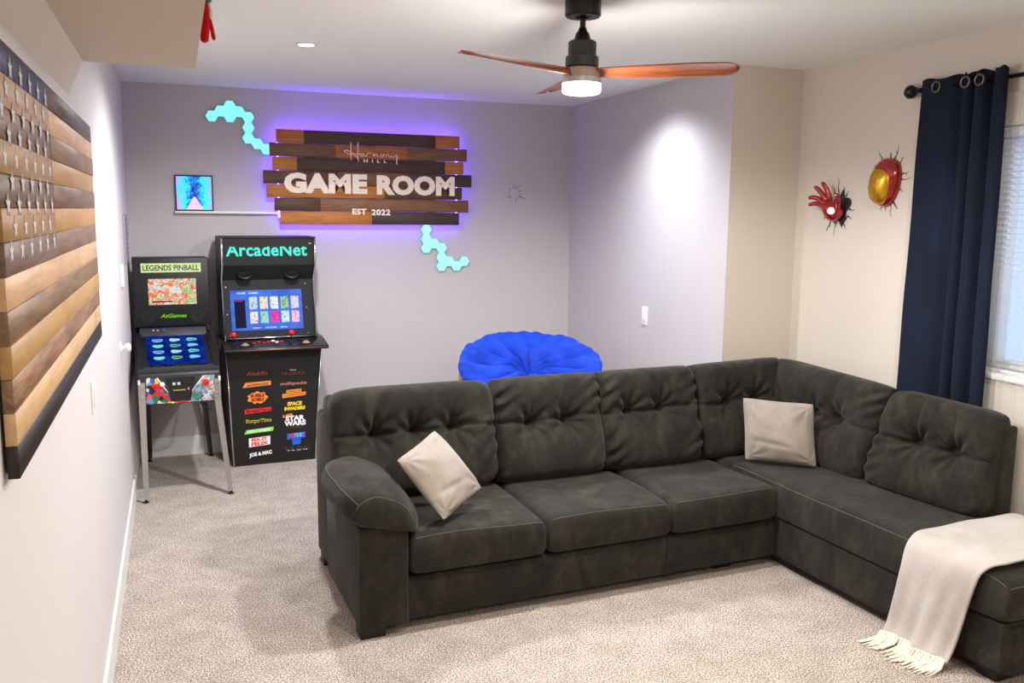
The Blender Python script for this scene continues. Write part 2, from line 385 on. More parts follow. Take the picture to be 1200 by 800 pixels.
# ------------------------------------------------------------------ wooden room sign with purple backlight
sgn = thing('wooden_sign', 'wide reclaimed plank sign reading GAME ROOM with purple backlight', 'sign', (1.57, 0, 1.86))
SY0, SY1 = -.080, -.061
PK = {'o': ((150, 82, 34), (196, 118, 58)), 'o2': ((166, 98, 38), (206, 134, 62)), 'd': ((58, 38, 30), (84, 56, 42)), 'd2': ((52, 42, 38), (74, 60, 52)), 'm': ((98, 64, 42), (134, 92, 62)), 'm2': ((112, 74, 50), (146, 102, 70)), 'db': ((74, 50, 34), (104, 72, 48))}
PM = {k: wood('plank_'+k, a, b_, 0, .6, 7) for k, (a, b_) in PK.items()}
rows = [(2.180, [(.932, 1.115, 'o'), (1.115, 2.023, 'd'), (2.023, 2.202, 'o')]),
        (2.091, [(.886, 1.319, 'm'), (1.319, 1.82, 'o'), (1.82, 2.257, 'm')]),
        (2.000, [(.904, 1.065, 'o2'), (1.065, 2.093, 'd'), (2.093, 2.230, 'o')]),
        (1.911, [(.842, 1.335, 'db'), (1.335, 1.832, 'm'), (1.832, 2.292, 'd2')]),
        (1.821, [(.863, 1.66, 'o2'), (1.66, 2.22, 'db')]),
        (1.731, [(.911, 1.212, 'db'), (1.212, 2.269, 'm2')]),
        (1.642, [(.945, 1.567, 'o2'), (1.567, 2.199, 'd2')])]
sx, sz = 1.57, 1.86
for zt, ps in rows:
    for a, b_, k in ps:
        dy = random.uniform(-.002, .002)
        box('plank', a-sx+.0008, b_-sx-.0008, SY0+dy, SY1, zt-.0865-sz, zt-sz, PM[k], sgn, .0015, 1)
for xx in (1.15, 1.57, 2.0): box('batten', xx-.03-sx, xx+.03-sx, SY1, -.0005, 1.60-sz, 2.14-sz, PM['db'], sgn)
ledm = emis('purple_led_strip', (104, 66, 255), 34)
for a, b_, c, d2 in ((.94, 2.19, 2.164, 2.174), (.96, 2.18, 1.560, 1.570), (.935, .945, 1.60, 2.16), (2.18, 2.19, 1.60, 2.16)):
    box('led_strip', a-sx, b_-sx, -.058, -.046, c-sz, d2-sz, ledm, sgn)
letm = plain('cream_painted_letter', (250, 232, 216), .55)
text('lettering', 'GAME', .561, .137, .012, (1.2545-sx, SY0-.004, 1.831-sz), FRONT, letm, sgn, .055, space=1.06, bev=.008)
text('lettering', 'ROOM', .562, .137, .012, (1.881-sx, SY0-.004, 1.828-sz), FRONT, letm, sgn, .055, space=1.06, bev=.008)
text('lettering', 'EST', .098, .042, .006, (1.4775-sx, SY0-.003, 1.644-sz), FRONT, letm, sgn, .04, space=1.1)
text('lettering', '2022', .132, .042, .006, (1.628-sx, SY0-.003, 1.641-sz), FRONT, letm, sgn, .04, space=1.1)
text('lettering', 'HILL', .160, .024, .005, (1.592-sx, SY0-.004, 1.991-sz), FRONT, letm, sgn, .02, space=2.1)
# "Harmony" brushed by hand: strokes in crop units, 1200 x 667 over 390..480 x 160..210 of the wall area
def hx(p): return (1.3755+(p[0]-160)/(975-160)*.372-sx, SY0-.005, 2.110-(p[1]-105)*(.142/305)-sz)
script = [([(270, 105), (268, 200), (266, 290), (275, 360)], .0052), ([(376, 105), (374, 220), (372, 300), (380, 375)], .0048),
          ([(165, 232), (205, 218), (240, 232), (300, 262), (370, 268), (410, 268), (440, 262)], .0045), ([(165, 232), (200, 255), (250, 272), (300, 280), (345, 300), (370, 330)], .004),
          ([(455, 262), (425, 268), (412, 285), (425, 298), (450, 290), (465, 265), (466, 285), (485, 296), (505, 280)], .0035),
          ([(505, 300), (512, 262), (530, 250), (560, 248), (575, 262)], .0035),
          ([(600, 300), (606, 265), (618, 258), (626, 296), (640, 264), (655, 258), (664, 290), (690, 292)], .0035),
          ([(745, 262), (722, 275), (722, 294), (748, 298), (765, 280), (752, 262), (790, 268)], .0035),
          ([(800, 300), (806, 268), (835, 262), (848, 298), (880, 290)], .0035),
          ([(885, 268), (888, 296), (920, 294), (950, 262)], .0035), ([(972, 262), (966, 320), (964, 405)], .0052)]
bm = bmesh.new()
for pts, rd in script:
    q = cr([hx(p) for p in pts], 4); addtube(bm, q, rd*.62, 6)
frombm('script_lettering', bm, letm, sgn, True)

# hexagon light panels
hexm, t, b = nt('lit_aqua_hexagon')
b.inputs['Base Color'].default_value = (.3, .8, .8, 1)
n = noise(t, 25, 2); r = ramp(t, n.outputs[0], [(.3, srgb((84, 232, 226))), (.7, srgb((130, 250, 244)))])
t.links.new(r.outputs[0], b.inputs['Emission Color']); b.inputs['Emission Strength'].default_value = .78; b.inputs['Roughness'].default_value = .4
hexs = plain('hexagon_side', (30, 120, 130), .4)
def hexmesh():
    R = .0395; V = []; F = []
    for y, k in ((-.001, 1.0), (-.019, 1.0), (-.0235, .93)):
        for i in range(6):
            a = math.radians(60*i); V.append((R*k*math.cos(a), y, R*k*math.sin(a)))
    V.append((0, -.0225, 0))
    for j in range(2):
        for i in range(6): F.append((j*6+i, j*6+(i+1) % 6, (j+1)*6+(i+1) % 6, (j+1)*6+i))
    for i in range(6): F.append((12+i, 12+(i+1) % 6, 18))
    F.append(tuple(range(6))[::-1])
    return V, F
V, F = hexmesh(); hp = None
for lb, cs in (('curved chain of glowing aqua hexagon panels at upper left of plank sign', [(.535, 2.250), (.591, 2.284), (.648, 2.318), (.648, 2.250), (.705, 2.285), (.762, 2.252), (.762, 2.184), (.760, 2.117), (.816, 2.083), (.873, 2.050)]),
               ('zigzag chain of glowing aqua hexagon panels hanging below the plank sign', [(1.970, 1.522), (1.970, 1.455), (1.970, 1.388), (2.027, 1.421), (2.084, 1.388), (2.084, 1.322), (2.084, 1.257), (2.141, 1.291), (2.198, 1.257), (2.255, 1.291)])):
    hc = thing('hexagon_light', lb, 'wall light', (cs[0][0], 0, cs[0][1]), 0, 'hexagon light chains')
    for x, z in cs:
        if hp is None:
            hp = mesh('light_tile', V, F, hexm, hc, loc=(x-cs[0][0], 0, z-cs[0][1])); hp.data.materials.append(hexs)
            for p in hp.data.polygons:
                if p.index < 6: p.material_index = 1
        else:
            q = hp.copy(); C.objects.link(q); q.parent = hc; q.location = (x-cs[0][0], 0, z-cs[0][1])

# picture and ledge
lg = box('picture_ledge', .286, .935, -.035, 0, 1.622, 1.638, M['trim'], None, .002)
tag(lg, 'thin white picture ledge on the wall left of the plank sign', 'shelf')
pf = thing('framed_picture', 'small square neon pink and cyan picture in a black frame', 'picture', (.408, -.004, 1.639))
W2, HH = .117, .230
for a in ((-W2, W2, 0, .008), (-W2, W2, HH-.008, HH), (-W2, -W2+.008, .008, HH-.008), (W2-.008, W2, .008, HH-.008)):
    box('frame', a[0], a[1], -.022, -.002, a[2], a[3], M['black'], pf, .001, 1)
m_, t, b = nt('neon_print')
tc = t.nodes.new('ShaderNodeTexCoord'); sp = t.nodes.new('ShaderNodeSeparateXYZ'); t.links.new(tc.outputs['Object'], sp.inputs[0])
n = noise(t, 28, 5, .7); n.inputs['Distortion'].default_value = 1.5
ad = t.nodes.new('ShaderNodeMath'); ad.operation = 'MULTIPLY_ADD'; ad.inputs[1].default_value = 1.0
ab = t.nodes.new('ShaderNodeMath'); ab.operation = 'ABSOLUTE'; t.links.new(sp.outputs['X'], ab.inputs[0])
mu = t.nodes.new('ShaderNodeMath'); mu.operation = 'MULTIPLY_ADD'; mu.inputs[1].default_value = 4.0; mu.inputs[2].default_value = -.26; t.links.new(ab.outputs[0], mu.inputs[0])
t.links.new(n.outputs[0], ad.inputs[0]); t.links.new(mu.outputs[0], ad.inputs[2])
r = ramp(t, ad.outputs[0], [(.18, srgb((40, 30, 150))), (.34, srgb((30, 110, 220))), (.46, srgb((40, 230, 250))), (.62, srgb((90, 200, 255))), (.74, srgb((255, 90, 235))), (.9, srgb((255, 170, 250)))])
t.links.new(r.outputs[0], b.inputs['Base Color']); t.links.new(r.outputs[0], b.inputs['Emission Color']); b.inputs['Emission Strength'].default_value = .55; b.inputs['Roughness'].default_value = .2  # print given a glow of its own though nothing lights it from inside
box('print', -W2+.008, W2-.008, -.016, -.006, .008, HH-.008, m_, pf)
mesh('printed_path', [(-.05, -.0165, .009), (.055, -.0165, .009), (.006, -.0165, .09), (-.006, -.0165, .09)], [(0, 1, 2, 3)], plain('pink_path', (255, 190, 240), .3, emit=.5), pf)  # printed shape, brightened by emission like the print behind it

# ------------------------------------------------------------------ wall bits
def plate(name, lb, loc, rz, w_=.036, h_=.06):
    s_ = thing(name, lb, 'switch', loc, rz)
    box('cover_plate', -w_, w_, -.006, 0, -h_, h_, M['white_plastic'], s_, .002)
    box('rocker', -.016, .016, -.010, -.006, -.033, .033, M['white_plastic'], s_, .0015)
plate('light_switch', 'white rocker switch on the grey side wall above the sofa', (X1, -1.21, .995), -math.pi/2)
plate('light_switch', 'white switch plate on the left wall below the wooden flag', (0, -3.04, 1.03), math.pi/2, .04, .055)
k = thing('wall_knob', 'small round white knob on the left wall beside the pinball machine', 'knob', (0, -1.42, .955)); k.rotation_euler = (0, math.pi/2, 0)  # a plain round wall knob, not a door stop
lathe('rosette', [(0, 0), (.028, 0), (.028, .004), (.012, .008), (0, .008)], M['white_plastic'], k, 24)
lathe('knob_head', [(0, .006), (.010, .008), (.010, .020), (.022, .030), (.024, .040), (.016, .048), (0, .05)], M['white_plastic'], k, 24)
o = thing('wall_vent', 'narrow grey louvred panel on the left wall beside back corner', 'vent', (0, -.48, 1.33))
box('vent_frame', 0, .010, -.13, .13, 0, .285, plain('grey_vent', (150, 148, 158), .5), o, .002)
for i in range(9): box('louvre', .0102, .014, -.115, .115, .02+i*.028, .036+i*.028, plain('louvre_grey', (128, 126, 138), .5) if i == 0 else bpy.data.materials['louvre_grey'], o)
th = thing('thermostat', 'small pale thermostat on the left wall before the back corner', 'thermostat', (0, -1.05, 1.235))
box('body', 0, .014, -.045, .045, 0, .115, M['white_plastic'], th, .003)
box('dial_face', .014, .0155, -.03, .03, .05, .1, plain('pale_face', (214, 212, 222), .3), th)

# ------------------------------------------------------------------ wooden flag
FY0, FY1, FZ0, FZ1 = -2.82, -4.62, 1.203, 1.925
flag = thing('wooden_flag', 'large wooden stars and stripes flag of stained boards on left wall', 'wall art', (.002, (FY0+FY1)/2, FZ0))
CY = -3.94; fy = (FY0+FY1)/2; hh = (FZ1-FZ0)/13
FC = [((58, 41, 36), (107, 77, 64)), ((196, 153, 115), (214, 182, 146)), ((116, 86, 63), (151, 114, 82)), ((176, 134, 81), (185, 146, 94)), ((107, 79, 62), (141, 106, 81)), ((188, 140, 82), (194, 150, 95)), ((116, 90, 74), (151, 119, 98)), ((197, 153, 114), (214, 180, 143)), ((107, 84, 62), (152, 118, 83)), ((175, 134, 79), (190, 150, 95)), ((105, 77, 57), (174, 131, 93)), ((200, 156, 110), (214, 183, 139)), ((25, 18, 16), (46, 30, 23))]
for i, (a, b_) in enumerate(FC):
    z1 = FZ1-i*hh-FZ0; z0 = z1-hh+.0007; wm = wood('stripe_board', a, b_, 1, .5, 5, 0)
    dx = random.uniform(-.0012, .0012)
    if i < 7:
        box('board', .004, .022+dx, CY-fy+.0008, FY0-fy, z0, z1, wm, flag, .001, 1)
        dk = tuple(int(x*.82) for x in a), tuple(int(x*.88) for x in b_)
        if i == 0: dk = ((22, 26, 52), (40, 44, 84))
        box('canton_board', .004, .0225-dx, FY1-fy, CY-fy, z0, z1, wood('canton_wood', dk[0], dk[1], 1, .5, 5, 0), flag, .001, 1)
    else:
        box('board', .004, .022+dx, FY1-fy, FY0-fy, z0, z1, wm, flag, .001, 1)
box('backing', 0, .0035, FY1-fy+.01, FY0-fy-.01, .01, FZ1-FZ0-.01, M['black'], flag)
st = None; starm = plain('white_star_paint', (190, 186, 190), .7)
cw = (CY-FY1); ch = 7*hh
for rI in range(9):
    n_ = 6 if rI % 2 == 0 else 5
    for cI in range(n_):
        y = FY1-fy+cw*(cI*2+(1 if n_ == 6 else 2))/12; z = (FZ1-FZ0)-ch*(rI+1)/10
        if st is None:
            V = []
            for q, x_ in ((.0229, 1), (.0242, .96)):
                for i in range(10):
                    R = .0225*(1 if i % 2 == 0 else .42)*x_; a = math.radians(90+36*i); V.append((q, R*math.cos(a), R*math.sin(a)))
            F = [tuple(range(10, 20)), tuple(range(10))[::-1]]+[(i, (i+1) % 10, 10+(i+1) % 10, 10+i) for i in range(10)]
            st = mesh('star', V, F, starm, flag, loc=(.0005, y, z))
        else:
            s_ = st.copy(); C.objects.link(s_); s_.location = (.0005, y, z)

# ------------------------------------------------------------------ hanging plush at the soffit
pl = thing('hanging_plush', 'red mitten shaped plush toy hanging at the ceiling edge upper left', 'soft toy', (.408, -3.1, 2.17))
def blob(name, segs, mat, parent):
    bm = bmesh.new()
    for pts, rad in segs:
        q = cr(pts, 5); rr_ = np.interp(np.linspace(0, 1, len(q)), np.linspace(0, 1, len(rad)), rad); addtube(bm, q, list(rr_), 16)
    return frombm(name, bm, mat, parent, True)
plr = fabric('red_felt', (196, 16, 14), (226, 30, 24), .9, .3, 300, 20)
plt_ = fabric('teal_felt', (62, 104, 108), (92, 140, 142), .9, .3, 300, 20)
plw = fabric('white_felt', (226, 222, 216), (240, 238, 232), .9, .3, 300, 20)
blob('red_leg', [([(-.012, 0, .012), (-.012, 0, .02), (-.010, 0, .05), (-.004, 0, .09), (-.003, 0, .125), (-.004, 0, .14)], [.004, .013, .0145, .0125, .008, .003])], plr, pl)
blob('red_thumb', [([(.017, 0, .022), (.016, 0, .03), (.012, 0, .055), (.004, 0, .085)], [.003, .0065, .0065, .008])], plr, pl)
blob('white_cuff', [([(.004, 0, .08), (.009, 0, .095), (.010, 0, .115), (.005, 0, .135)], [.002, .007, .006, .003])], plw, pl)
blob('teal_body', [([(.002, 0, .137), (.003, 0, .15), (.004, 0, .20), (.004, 0, .262)], [.005, .014, .018, .012])], plt_, pl)
blob('teal_arm', [([(.028, 0, .150), (.026, 0, .16), (.020, 0, .19), (.008, 0, .22)], [.003, .007, .007, .007])], plt_, pl)
tube('cord', [(.004, 0, .26), (.004, 0, .269)], .002, plw, pl)

# ------------------------------------------------------------------ wall decal and sculpted wall lamps
crackm = plain('dark_crack_print', (40, 36, 34), .7)
def cracks(name, parent, n, r0, r1, seed, ellx=1, ellz=1, wd=.0016, plane='y', gap=.0008):
    """thin branching crack shapes around an oval, flat against the wall"""
    rg = random.Random(seed); bm = bmesh.new()
    def q(a, c, w1, w2):
        d_ = Vector((c[0]-a[0], c[1]-a[1])); nn_ = Vector((-d_.y, d_.x)).normalized()
        P = [(a[0]+nn_.x*w1, a[1]+nn_.y*w1), (a[0]-nn_.x*w1, a[1]-nn_.y*w1), (c[0]-nn_.x*w2, c[1]-nn_.y*w2), (c[0]+nn_.x*w2, c[1]+nn_.y*w2)]
        v = []
        for dd in (0, gap):
            v.append([bm.verts.new((p[0], -.0002-dd, p[1]) if plane == 'y' else (-.0002-dd, p[0], p[1])) for p in P])
        bm.faces.new(v[1]); bm.faces.new(v[0][::-1])
        for i in range(4): bm.faces.new((v[0][i], v[0][(i+1) % 4], v[1][(i+1) % 4], v[1][i]))
    for i in range(n):
        a = 2*math.pi*(i+rg.uniform(-.3, .3))/n; L = rg.uniform(r0*1.12, r1)
        p = (r0*math.cos(a)*ellx*.85, r0*math.sin(a)*ellz*.85); steps = 4; w1 = wd*rg.uniform(1.2, 2.6)
        for s in range(steps):
            a2 = a+rg.uniform(-.5, .5); st_ = (L-r0*.85)/steps
            nx = (p[0]+st_*math.cos(a2), p[1]+st_*math.sin(a2)); w2 = w1*.6
            q(p, nx, w1, w2)
            if s in (1, 2) and rg.random() < .75:
                a3 = a2+rg.choice((-1, 1))*rg.uniform(.6, 1.1); q(nx, (nx[0]+st_*.9*math.cos(a3), nx[1]+st_*.9*math.sin(a3)), w2*.8, w2*.2)
            p = nx; w1 = w2
    return frombm(name, bm, crackm, parent)
dc = thing('wall_decal', 'small decal of thin dark cracks on grey wall right of sign', 'decal', (2.654, 0, 1.79))
cracks('crack_print', dc, 13, .045, .115, 4)
# red hand lamp
YH, ZH = -2.446, 1.687
redm = plain('glossy_dark_red', (150, 8, 14), .22, .35, coat=.8); goldm = plain('satin_gold', (206, 154, 42), .28, .75); glow = emis('lit_white_lens', (255, 250, 255), 3.2)
hd = thing('hand_wall_lamp', 'red open hand shaped lamp breaking out of cracked wall', 'wall light', (X2, -2.435, 1.69))
cracks('crack_print', hd, 14, .085, .165, 9, 1, 1.1, .0035, 'x')
mesh('hole_print', [(-.0012, .062*math.cos(a)*(1+.3*math.sin(5*a))-.015, .085*math.sin(a)*(1+.2*math.cos(7*a))) for a in np.linspace(0, 2*math.pi, 40)[:-1]], [tuple(range(39))], crackm, hd)
# palm + five separate fingers grown as one skin (local: -x out of wall, y along wall (+y = towards back wall), z up)
def skin(name, chains, mat, parent, lv=2):
    vs = []; es = []; rs = []
    def addc(ch, root=None):
        prev = root
        for (p, r) in ch:
            vs.append(p); rs.append(r); i = len(vs)-1
            if prev is not None: es.append((prev, i))
            prev = i
        return prev
    addc(chains[0]); nroot = 1
    for ch in chains[1:]: addc(ch[1:], ch[0])
    me = bpy.data.meshes.new(name); me.from_pydata(vs, es, []); o = link(name, me, None)
    md = o.modifiers.new('k', 'SKIN'); sv = me.skin_vertices[0].data
    for i, r in enumerate(rs): sv[i].radius = (r, r) if not isinstance(r, tuple) else r
    sv[0].use_root = True
    s2 = o.modifiers.new('s', 'SUBSURF'); s2.levels = lv; s2.render_levels = lv
    dg = bpy.context.evaluated_depsgraph_get(); m2 = bpy.data.meshes.new_from_object(o.evaluated_get(dg)); bpy.data.objects.remove(o)
    m2.materials.clear(); m2.materials.append(mat); m2.name = name
    m2.polygons.foreach_set('use_smooth', [True]*len(m2.polygons))
    return link(name, m2, parent)
chains = [[((-.02, -.035, -.060), .036), ((-.050, -.018, -.026), .058), ((-.058, .010, .008), .050), ((-.066, .034, .022), .036)]]
o = skin('palm', chains, redm, hd)
def fing(pts, rad): return [(p, r) for p, r in zip(pts, rad)]
for pts in ([(-.066, .03, .002), (-.075, .068, .020), (-.085, .10, .022), (-.098, .125, .014)],
            [(-.066, .028, .018), (-.078, .066, .046), (-.09, .098, .056), (-.104, .122, .05)],
            [(-.064, .016, .03), (-.078, .045, .072), (-.09, .068, .1), (-.104, .082, .112)],
            [(-.06, -.002, .035), (-.072, .012, .085), (-.084, .024, .118), (-.10, .03, .134)],
            [(-.05, -.04, -.01), (-.066, -.068, .03), (-.078, -.074, .056), (-.09, -.07, .074)]):
    skin('finger', [fing(pts, (.0165, .015, .0135, .010))], redm, hd)
l_ = lathe('palm_light', [(0, 0), (.017, 0), (.017, .004), (.013, .008), (0, .009)], glow, hd, 24, loc=(-.0905, -.046, -.016)); l_.rotation_euler = Vector((-.8, -.6, 0)).to_track_quat('Z', 'Y').to_euler()
# oval lamp
ml = thing('oval_wall_lamp', 'glossy red oval dome lamp with plain gold inlay on cracked wall', 'wall light', (X2, -2.765, 1.812))
cracks('crack_print', ml, 16, .10, .175, 21, .8, 1.25, .0035, 'x')
def dome(name, ry, rz, dx, x0, mat, cy=0, cz=0, pw=2.2, n=40, tilt=0, taper=0):
    V = []; F = []; k = 12
    for j in range(k+1):
        ph = math.pi/2*j/k; rr2 = math.cos(ph); xx = -x0-dx*math.sin(ph)
        for i in range(n):
            a = 2*math.pi*i/n; y = ry*rr2*math.copysign(abs(math.cos(a))**(2/pw), math.cos(a)); z = rz*rr2*math.copysign(abs(math.sin(a))**(2/pw), math.sin(a))
            y *= 1+taper*z/rz
            V.append((xx, cy+y*math.cos(tilt)-z*math.sin(tilt), cz+y*math.sin(tilt)+z*math.cos(tilt)))
    F = grid_faces(n, k+1, 0, True); F.append(tuple(range(n))[::-1]); F.append(tuple(k*n+i for i in range(n)))
    return mesh(name, V, F, mat, ml, True)
dome('shell', .088, .120, .070, 0, redm, 0, 0, 2.3, tilt=.12, taper=.10)
dome('gold_inlay', .070, .094, .052, .030, goldm, .006, -.014, 2.4, tilt=.12, taper=.12)

# ------------------------------------------------------------------ pinball machine
pb = thing('pinball_machine', 'narrow digital pinball machine on steel legs in the back left corner', 'pinball machine', (.055, -.95, 0), math.radians(2.5))
bk = M['black']; bs = M['black_side']; PW = .432
# local: x right, y back (front face at y=0), z up
prism('cabinet', [(0, .552), (0, .722), (.03, .745), (.62, .885), (.84, .90), (.84, .60), (.30, .552)], 0, 0, PW, bs, pb, .004)
# playfield surround, glass screen
def slope(yy): return .745+(yy-.03)*(.885-.745)/.59
def slab(name, x0, x1, y0, y1, off0, off1, mat, par=pb):
    V = [(x, y, slope(y)+o_) for o_ in (off0, off1) for x, y in ((x0, y0), (x1, y0), (x1, y1), (x0, y1))]
    return mesh(name, V, [(0, 3, 2, 1), (4, 5, 6, 7), (0, 1, 5, 4), (1, 2, 6, 5), (2, 3, 7, 6), (3, 0, 4, 7)], mat, par)
slab('side_rail', 0, .026, .03, .60, .0, .012, bk); slab('side_rail', PW-.026, PW, .03, .60, 0, .012, bk)
slab('lockdown_bar', 0, PW, .012, .05, -.004, .012, bs)
pfm = screen_art('playfield_glow', [(.3, (8, 12, 60)), (.5, (20, 50, 170)), (.62, (30, 70, 200)), (.75, (10, 20, 90))], 9, .5, dist=.4)
slab('bezel', .026, PW-.026, .05, .59, .0, .0015, bk)
scr = slab('playfield_screen', .052, PW-.052, .10, .55, .0015, .003, pfm)
ic = [emis('icon_teal', (110, 220, 200), .95), emis('icon_green', (120, 200, 90), .8), emis('icon_blue', (120, 190, 240), .95), emis('icon_pale', (170, 225, 225), .9)]
for rI in range(4):
    for cI in range(3):
        cx = .118+cI*.098; cy = .20+rI*.092
        V = []
        for i in range(16):
            a = 2*math.pi*i/16; x = cx+.031*math.copysign(abs(math.cos(a))**.6, math.cos(a)); y = cy+.024*math.sin(a)*(1+.25*math.sin(3*a+cI)); V.append((x, y, slope(y)+.0036))
        for i in range(16): V.append((V[i][0], V[i][1], V[i][2]-.0006))
        o = mesh('menu_icon', V, [tuple(range(16))]+[(i, (i+1) % 16, 16+(i+1) % 16, 16+i) for i in range(16)], ic[(rI*2+cI) % 4], scr)
        x0, x1, y0, y1 = cx-.022, cx+.022, cy-.008, cy+.002
        mesh('icon_caption', [(x0, y0, slope(y0)+.0042), (x1, y0, slope(y0)+.0042), (x1, y1, slope(y1)+.0042), (x0, y1, slope(y1)+.0042)], [(0, 1, 2, 3)], pfm if (rI+cI) % 2 else ic[3], scr)
slab('dotted_display', .06, PW-.06, .055, .098, .0015, .003, screen_art('score_strip', [(.3, (4, 6, 4)), (.52, (10, 14, 10)), (.6, (90, 130, 60)), (.7, (6, 10, 8))], 40, .5), pb)
# head: neck + backbox
NK = prism('neck', [(.55, .87), (.60, .925), (.80, .925), (.80, .87)], 0, .02, PW-.02, bs, pb, .003)
for xx, c_ in ((.10, (200, 200, 210)), (.125, (180, 180, 190)), (.16, (60, 90, 255))):
    box('menu_button', xx-.005, xx+.005, .565, .575, .900, .908, plain('button_tone', c_, .3, emit=.4 if c_[2] == 255 else 0), pb, .001)
box('backbox', -.004, PW+.006, .58, .80, .925, 1.350, bk, pb, .006)
mq = screen_art('lit_marquee', [(.3, (190, 220, 130)), (.7, (232, 244, 190))], 6, .95)
box('marquee', .045, PW-.04, .574, .581, 1.262, 1.318, mq, pb, .001)
text('marquee_lettering', 'LEGENDS PINBALL', .325, .034, .002, (.218, .5725, 1.290), FRONT, plain('dark_lettering', (30, 36, 26), .5), pb, .02)
gscr = screen_art('game_screen', [(.26, (30, 60, 190)), (.38, (90, 190, 235)), (.44, (250, 240, 230)), (.48, (240, 150, 50)), (.52, (225, 50, 50)), (.56, (250, 245, 235)), (.6, (70, 180, 90)), (.66, (240, 220, 80)), (.74, (250, 250, 255))], 14, .95, dist=.5)
box('backbox_screen', .082, PW-.072, .576, .581, 1.062, 1.222, gscr, pb, .001)
box('screen_caption', .105, .22, .5745, .576, 1.078, 1.086, plain('dark_caption', (30, 20, 60), .4), pb)
text('maker_lettering', 'AtGames', .155, .024, .002, (.222, .578, .992), FRONT, emis('green_lettering', (130, 220, 30), .8), pb, .02, .25)
for xx in (.075, PW-.075):
    o = lathe('speaker', [(0, 0), (.040, 0), (.043, .003), (.036, .005), (.02, .002), (0, .002)], plain('speaker_mesh', (12, 12, 13), .8), pb, 24, loc=(xx, .580, .985)); o.rotation_euler = (math.pi/2, 0, 0)
# cartoon coloured apron print (abstract) on the front, coin panel, knobs
apr = screen_art('abstract_apron_print', [(0, (24, 30, 60)), (.16, (210, 30, 32)), (.26, (236, 220, 40)), (.36, (60, 90, 170)), (.5, (226, 206, 180)), (.6, (40, 110, 70)), (.7, (60, 60, 70)), (.8, (220, 90, 110)), (.92, (90, 150, 190))], 34, 0, 'vor')
apr2 = screen_art('abstract_apron_print_pale', [(0, (110, 160, 150)), (.2, (190, 190, 200)), (.35, (70, 120, 150)), (.5, (200, 170, 190)), (.62, (60, 110, 80)), (.75, (214, 120, 110)), (.88, (150, 150, 170))], 60, 0, 'vor')
def flatp(name, pts, y, mat, par, th=.0015):
    n_ = len(pts); V = [(x, y-th, z) for x, z in pts]+[(x, y, z) for x, z in pts]
    return mesh(name, V, [tuple(range(n_)), tuple(range(n_, 2*n_))[::-1]]+[(i, (i+1) % n_, n_+(i+1) % n_, n_+i) for i in range(n_)], mat, par)
flatp('apron_print', [(.035, .560), (.165, .560), (.155, .615), (.12, .66), (.10, .71), (.04, .71)], 0, apr, pb)
flatp('apron_print', [(.27, .560), (PW-.03, .560), (PW-.03, .708), (.35, .708), (.285, .63)], 0, apr2, pb)
flatp('apron_print', [(.165, .556), (.27, .556), (.27, .566), (.165, .566)], 0, apr, pb)
for a, c_ in (((.097, .706), (.150, .620)), ((.345, .706), (.278, .622))):
    tube('flipper_stripe', [(a[0], -.004, a[1]), (c_[0], -.004, c_[1])], .0035, M['white_plastic'], pb)
def button(par, x, y, z, r, mat, d_=.012, nm='button'):
    o = lathe(nm, [(0, 0), (r, 0), (r, d_*.6), (r*.8, d_), (0, d_*1.1)], mat, par, 20, loc=(x, y, z)); o.rotation_euler = (math.pi/2, 0, 0); return o
button(pb, .122, -.002, .668, .014, M['white_plastic'], .006); button(pb, .078, -.001, .665, .014, M['red'], .006)
button(pb, .136, -.001, .60, .015, M['red'], .005); button(pb, .356, -.002, .668, .019, M['red'], .02)
button(pb, .262, -.001, .638, .0085, M['chrome'], .012, 'coin_knob'); button(pb, .395, -.001, .615, .010, plain('orange_dot', (232, 150, 50), .4), .004)
flatp('coin_panel', [(.165, .572), (.268, .572), (.282, .63), (.30, .705), (.14, .705), (.158, .64)], 0, plain('panel_black', (26, 26, 28), .3), pb, .001)
for xx in (.184, .210): box('coin_slot', xx-.008, xx+.008, -.0035, -.001, .660, .676, plain('pale_button', (190, 200, 180), .4), pb, .001)
box('gold_bar', .178, .245, -.0035, -.001, .628, .634, plain('gold_bar', (200, 180, 60), .35, .5), pb)
for xx, n_ in ((.0015, -1), (PW-.0015, 1)): box('side_button', xx-.006, xx+.006, -.006, .002, .672, .70, M['white_plastic'], pb, .002)
# legs: angle-section
def pleg(x, y, tx, ty, sx_, sy_, mt=M['steel']):
    bm = bmesh.new()
    L1 = [(0, 0), (sx_*.036, 0), (sx_*.036, sy_*.004), (sx_*.004, sy_*.004), (sx_*.004, sy_*.036), (0, sy_*.036)]
    T = [bm.verts.new((tx+a, ty+b_, .685)) for a, b_ in L1]; Mid = [bm.verts.new((tx+a, ty+b_, .56)) for a, b_ in L1]
    B = [bm.verts.new((x+a*.75, y+b_*.75, .02)) for a, b_ in L1]
    for A_, B_ in ((T, Mid), (Mid, B)):
        for i in range(6): bm.faces.new((A_[i], A_[(i+1) % 6], B_[(i+1) % 6], B_[i]))
    bm.faces.new(T); bm.faces.new(B[::-1])
    lg_ = frombm('leg', bm, mt, pb)
    lathe('foot', [(0, 0), (.016, 0), (.018, .004), (.008, .010), (.006, .024), (0, .024)], M['blackmetal'], lg_, 16, loc=(x+sx_*.010, y+sy_*.010, 0))
    for zz in (.66, .60):
        o = lathe('leg_bolt', [(0, 0), (.007, 0), (.006, .004), (0, .005)], M['chrome'], lg_, 12, loc=(tx+sx_*.02, ty-.0005 if sy_ > 0 else ty+.0005, zz)); o.rotation_euler = (math.pi/2, 0, 0)
pleg(-.003, -.045, -.004, -.005, 1, 1); pleg(.480, -.045, PW+.004, -.005, -1, 1)
dkl = plain('dark_leg', (70, 70, 74), .4, .6)
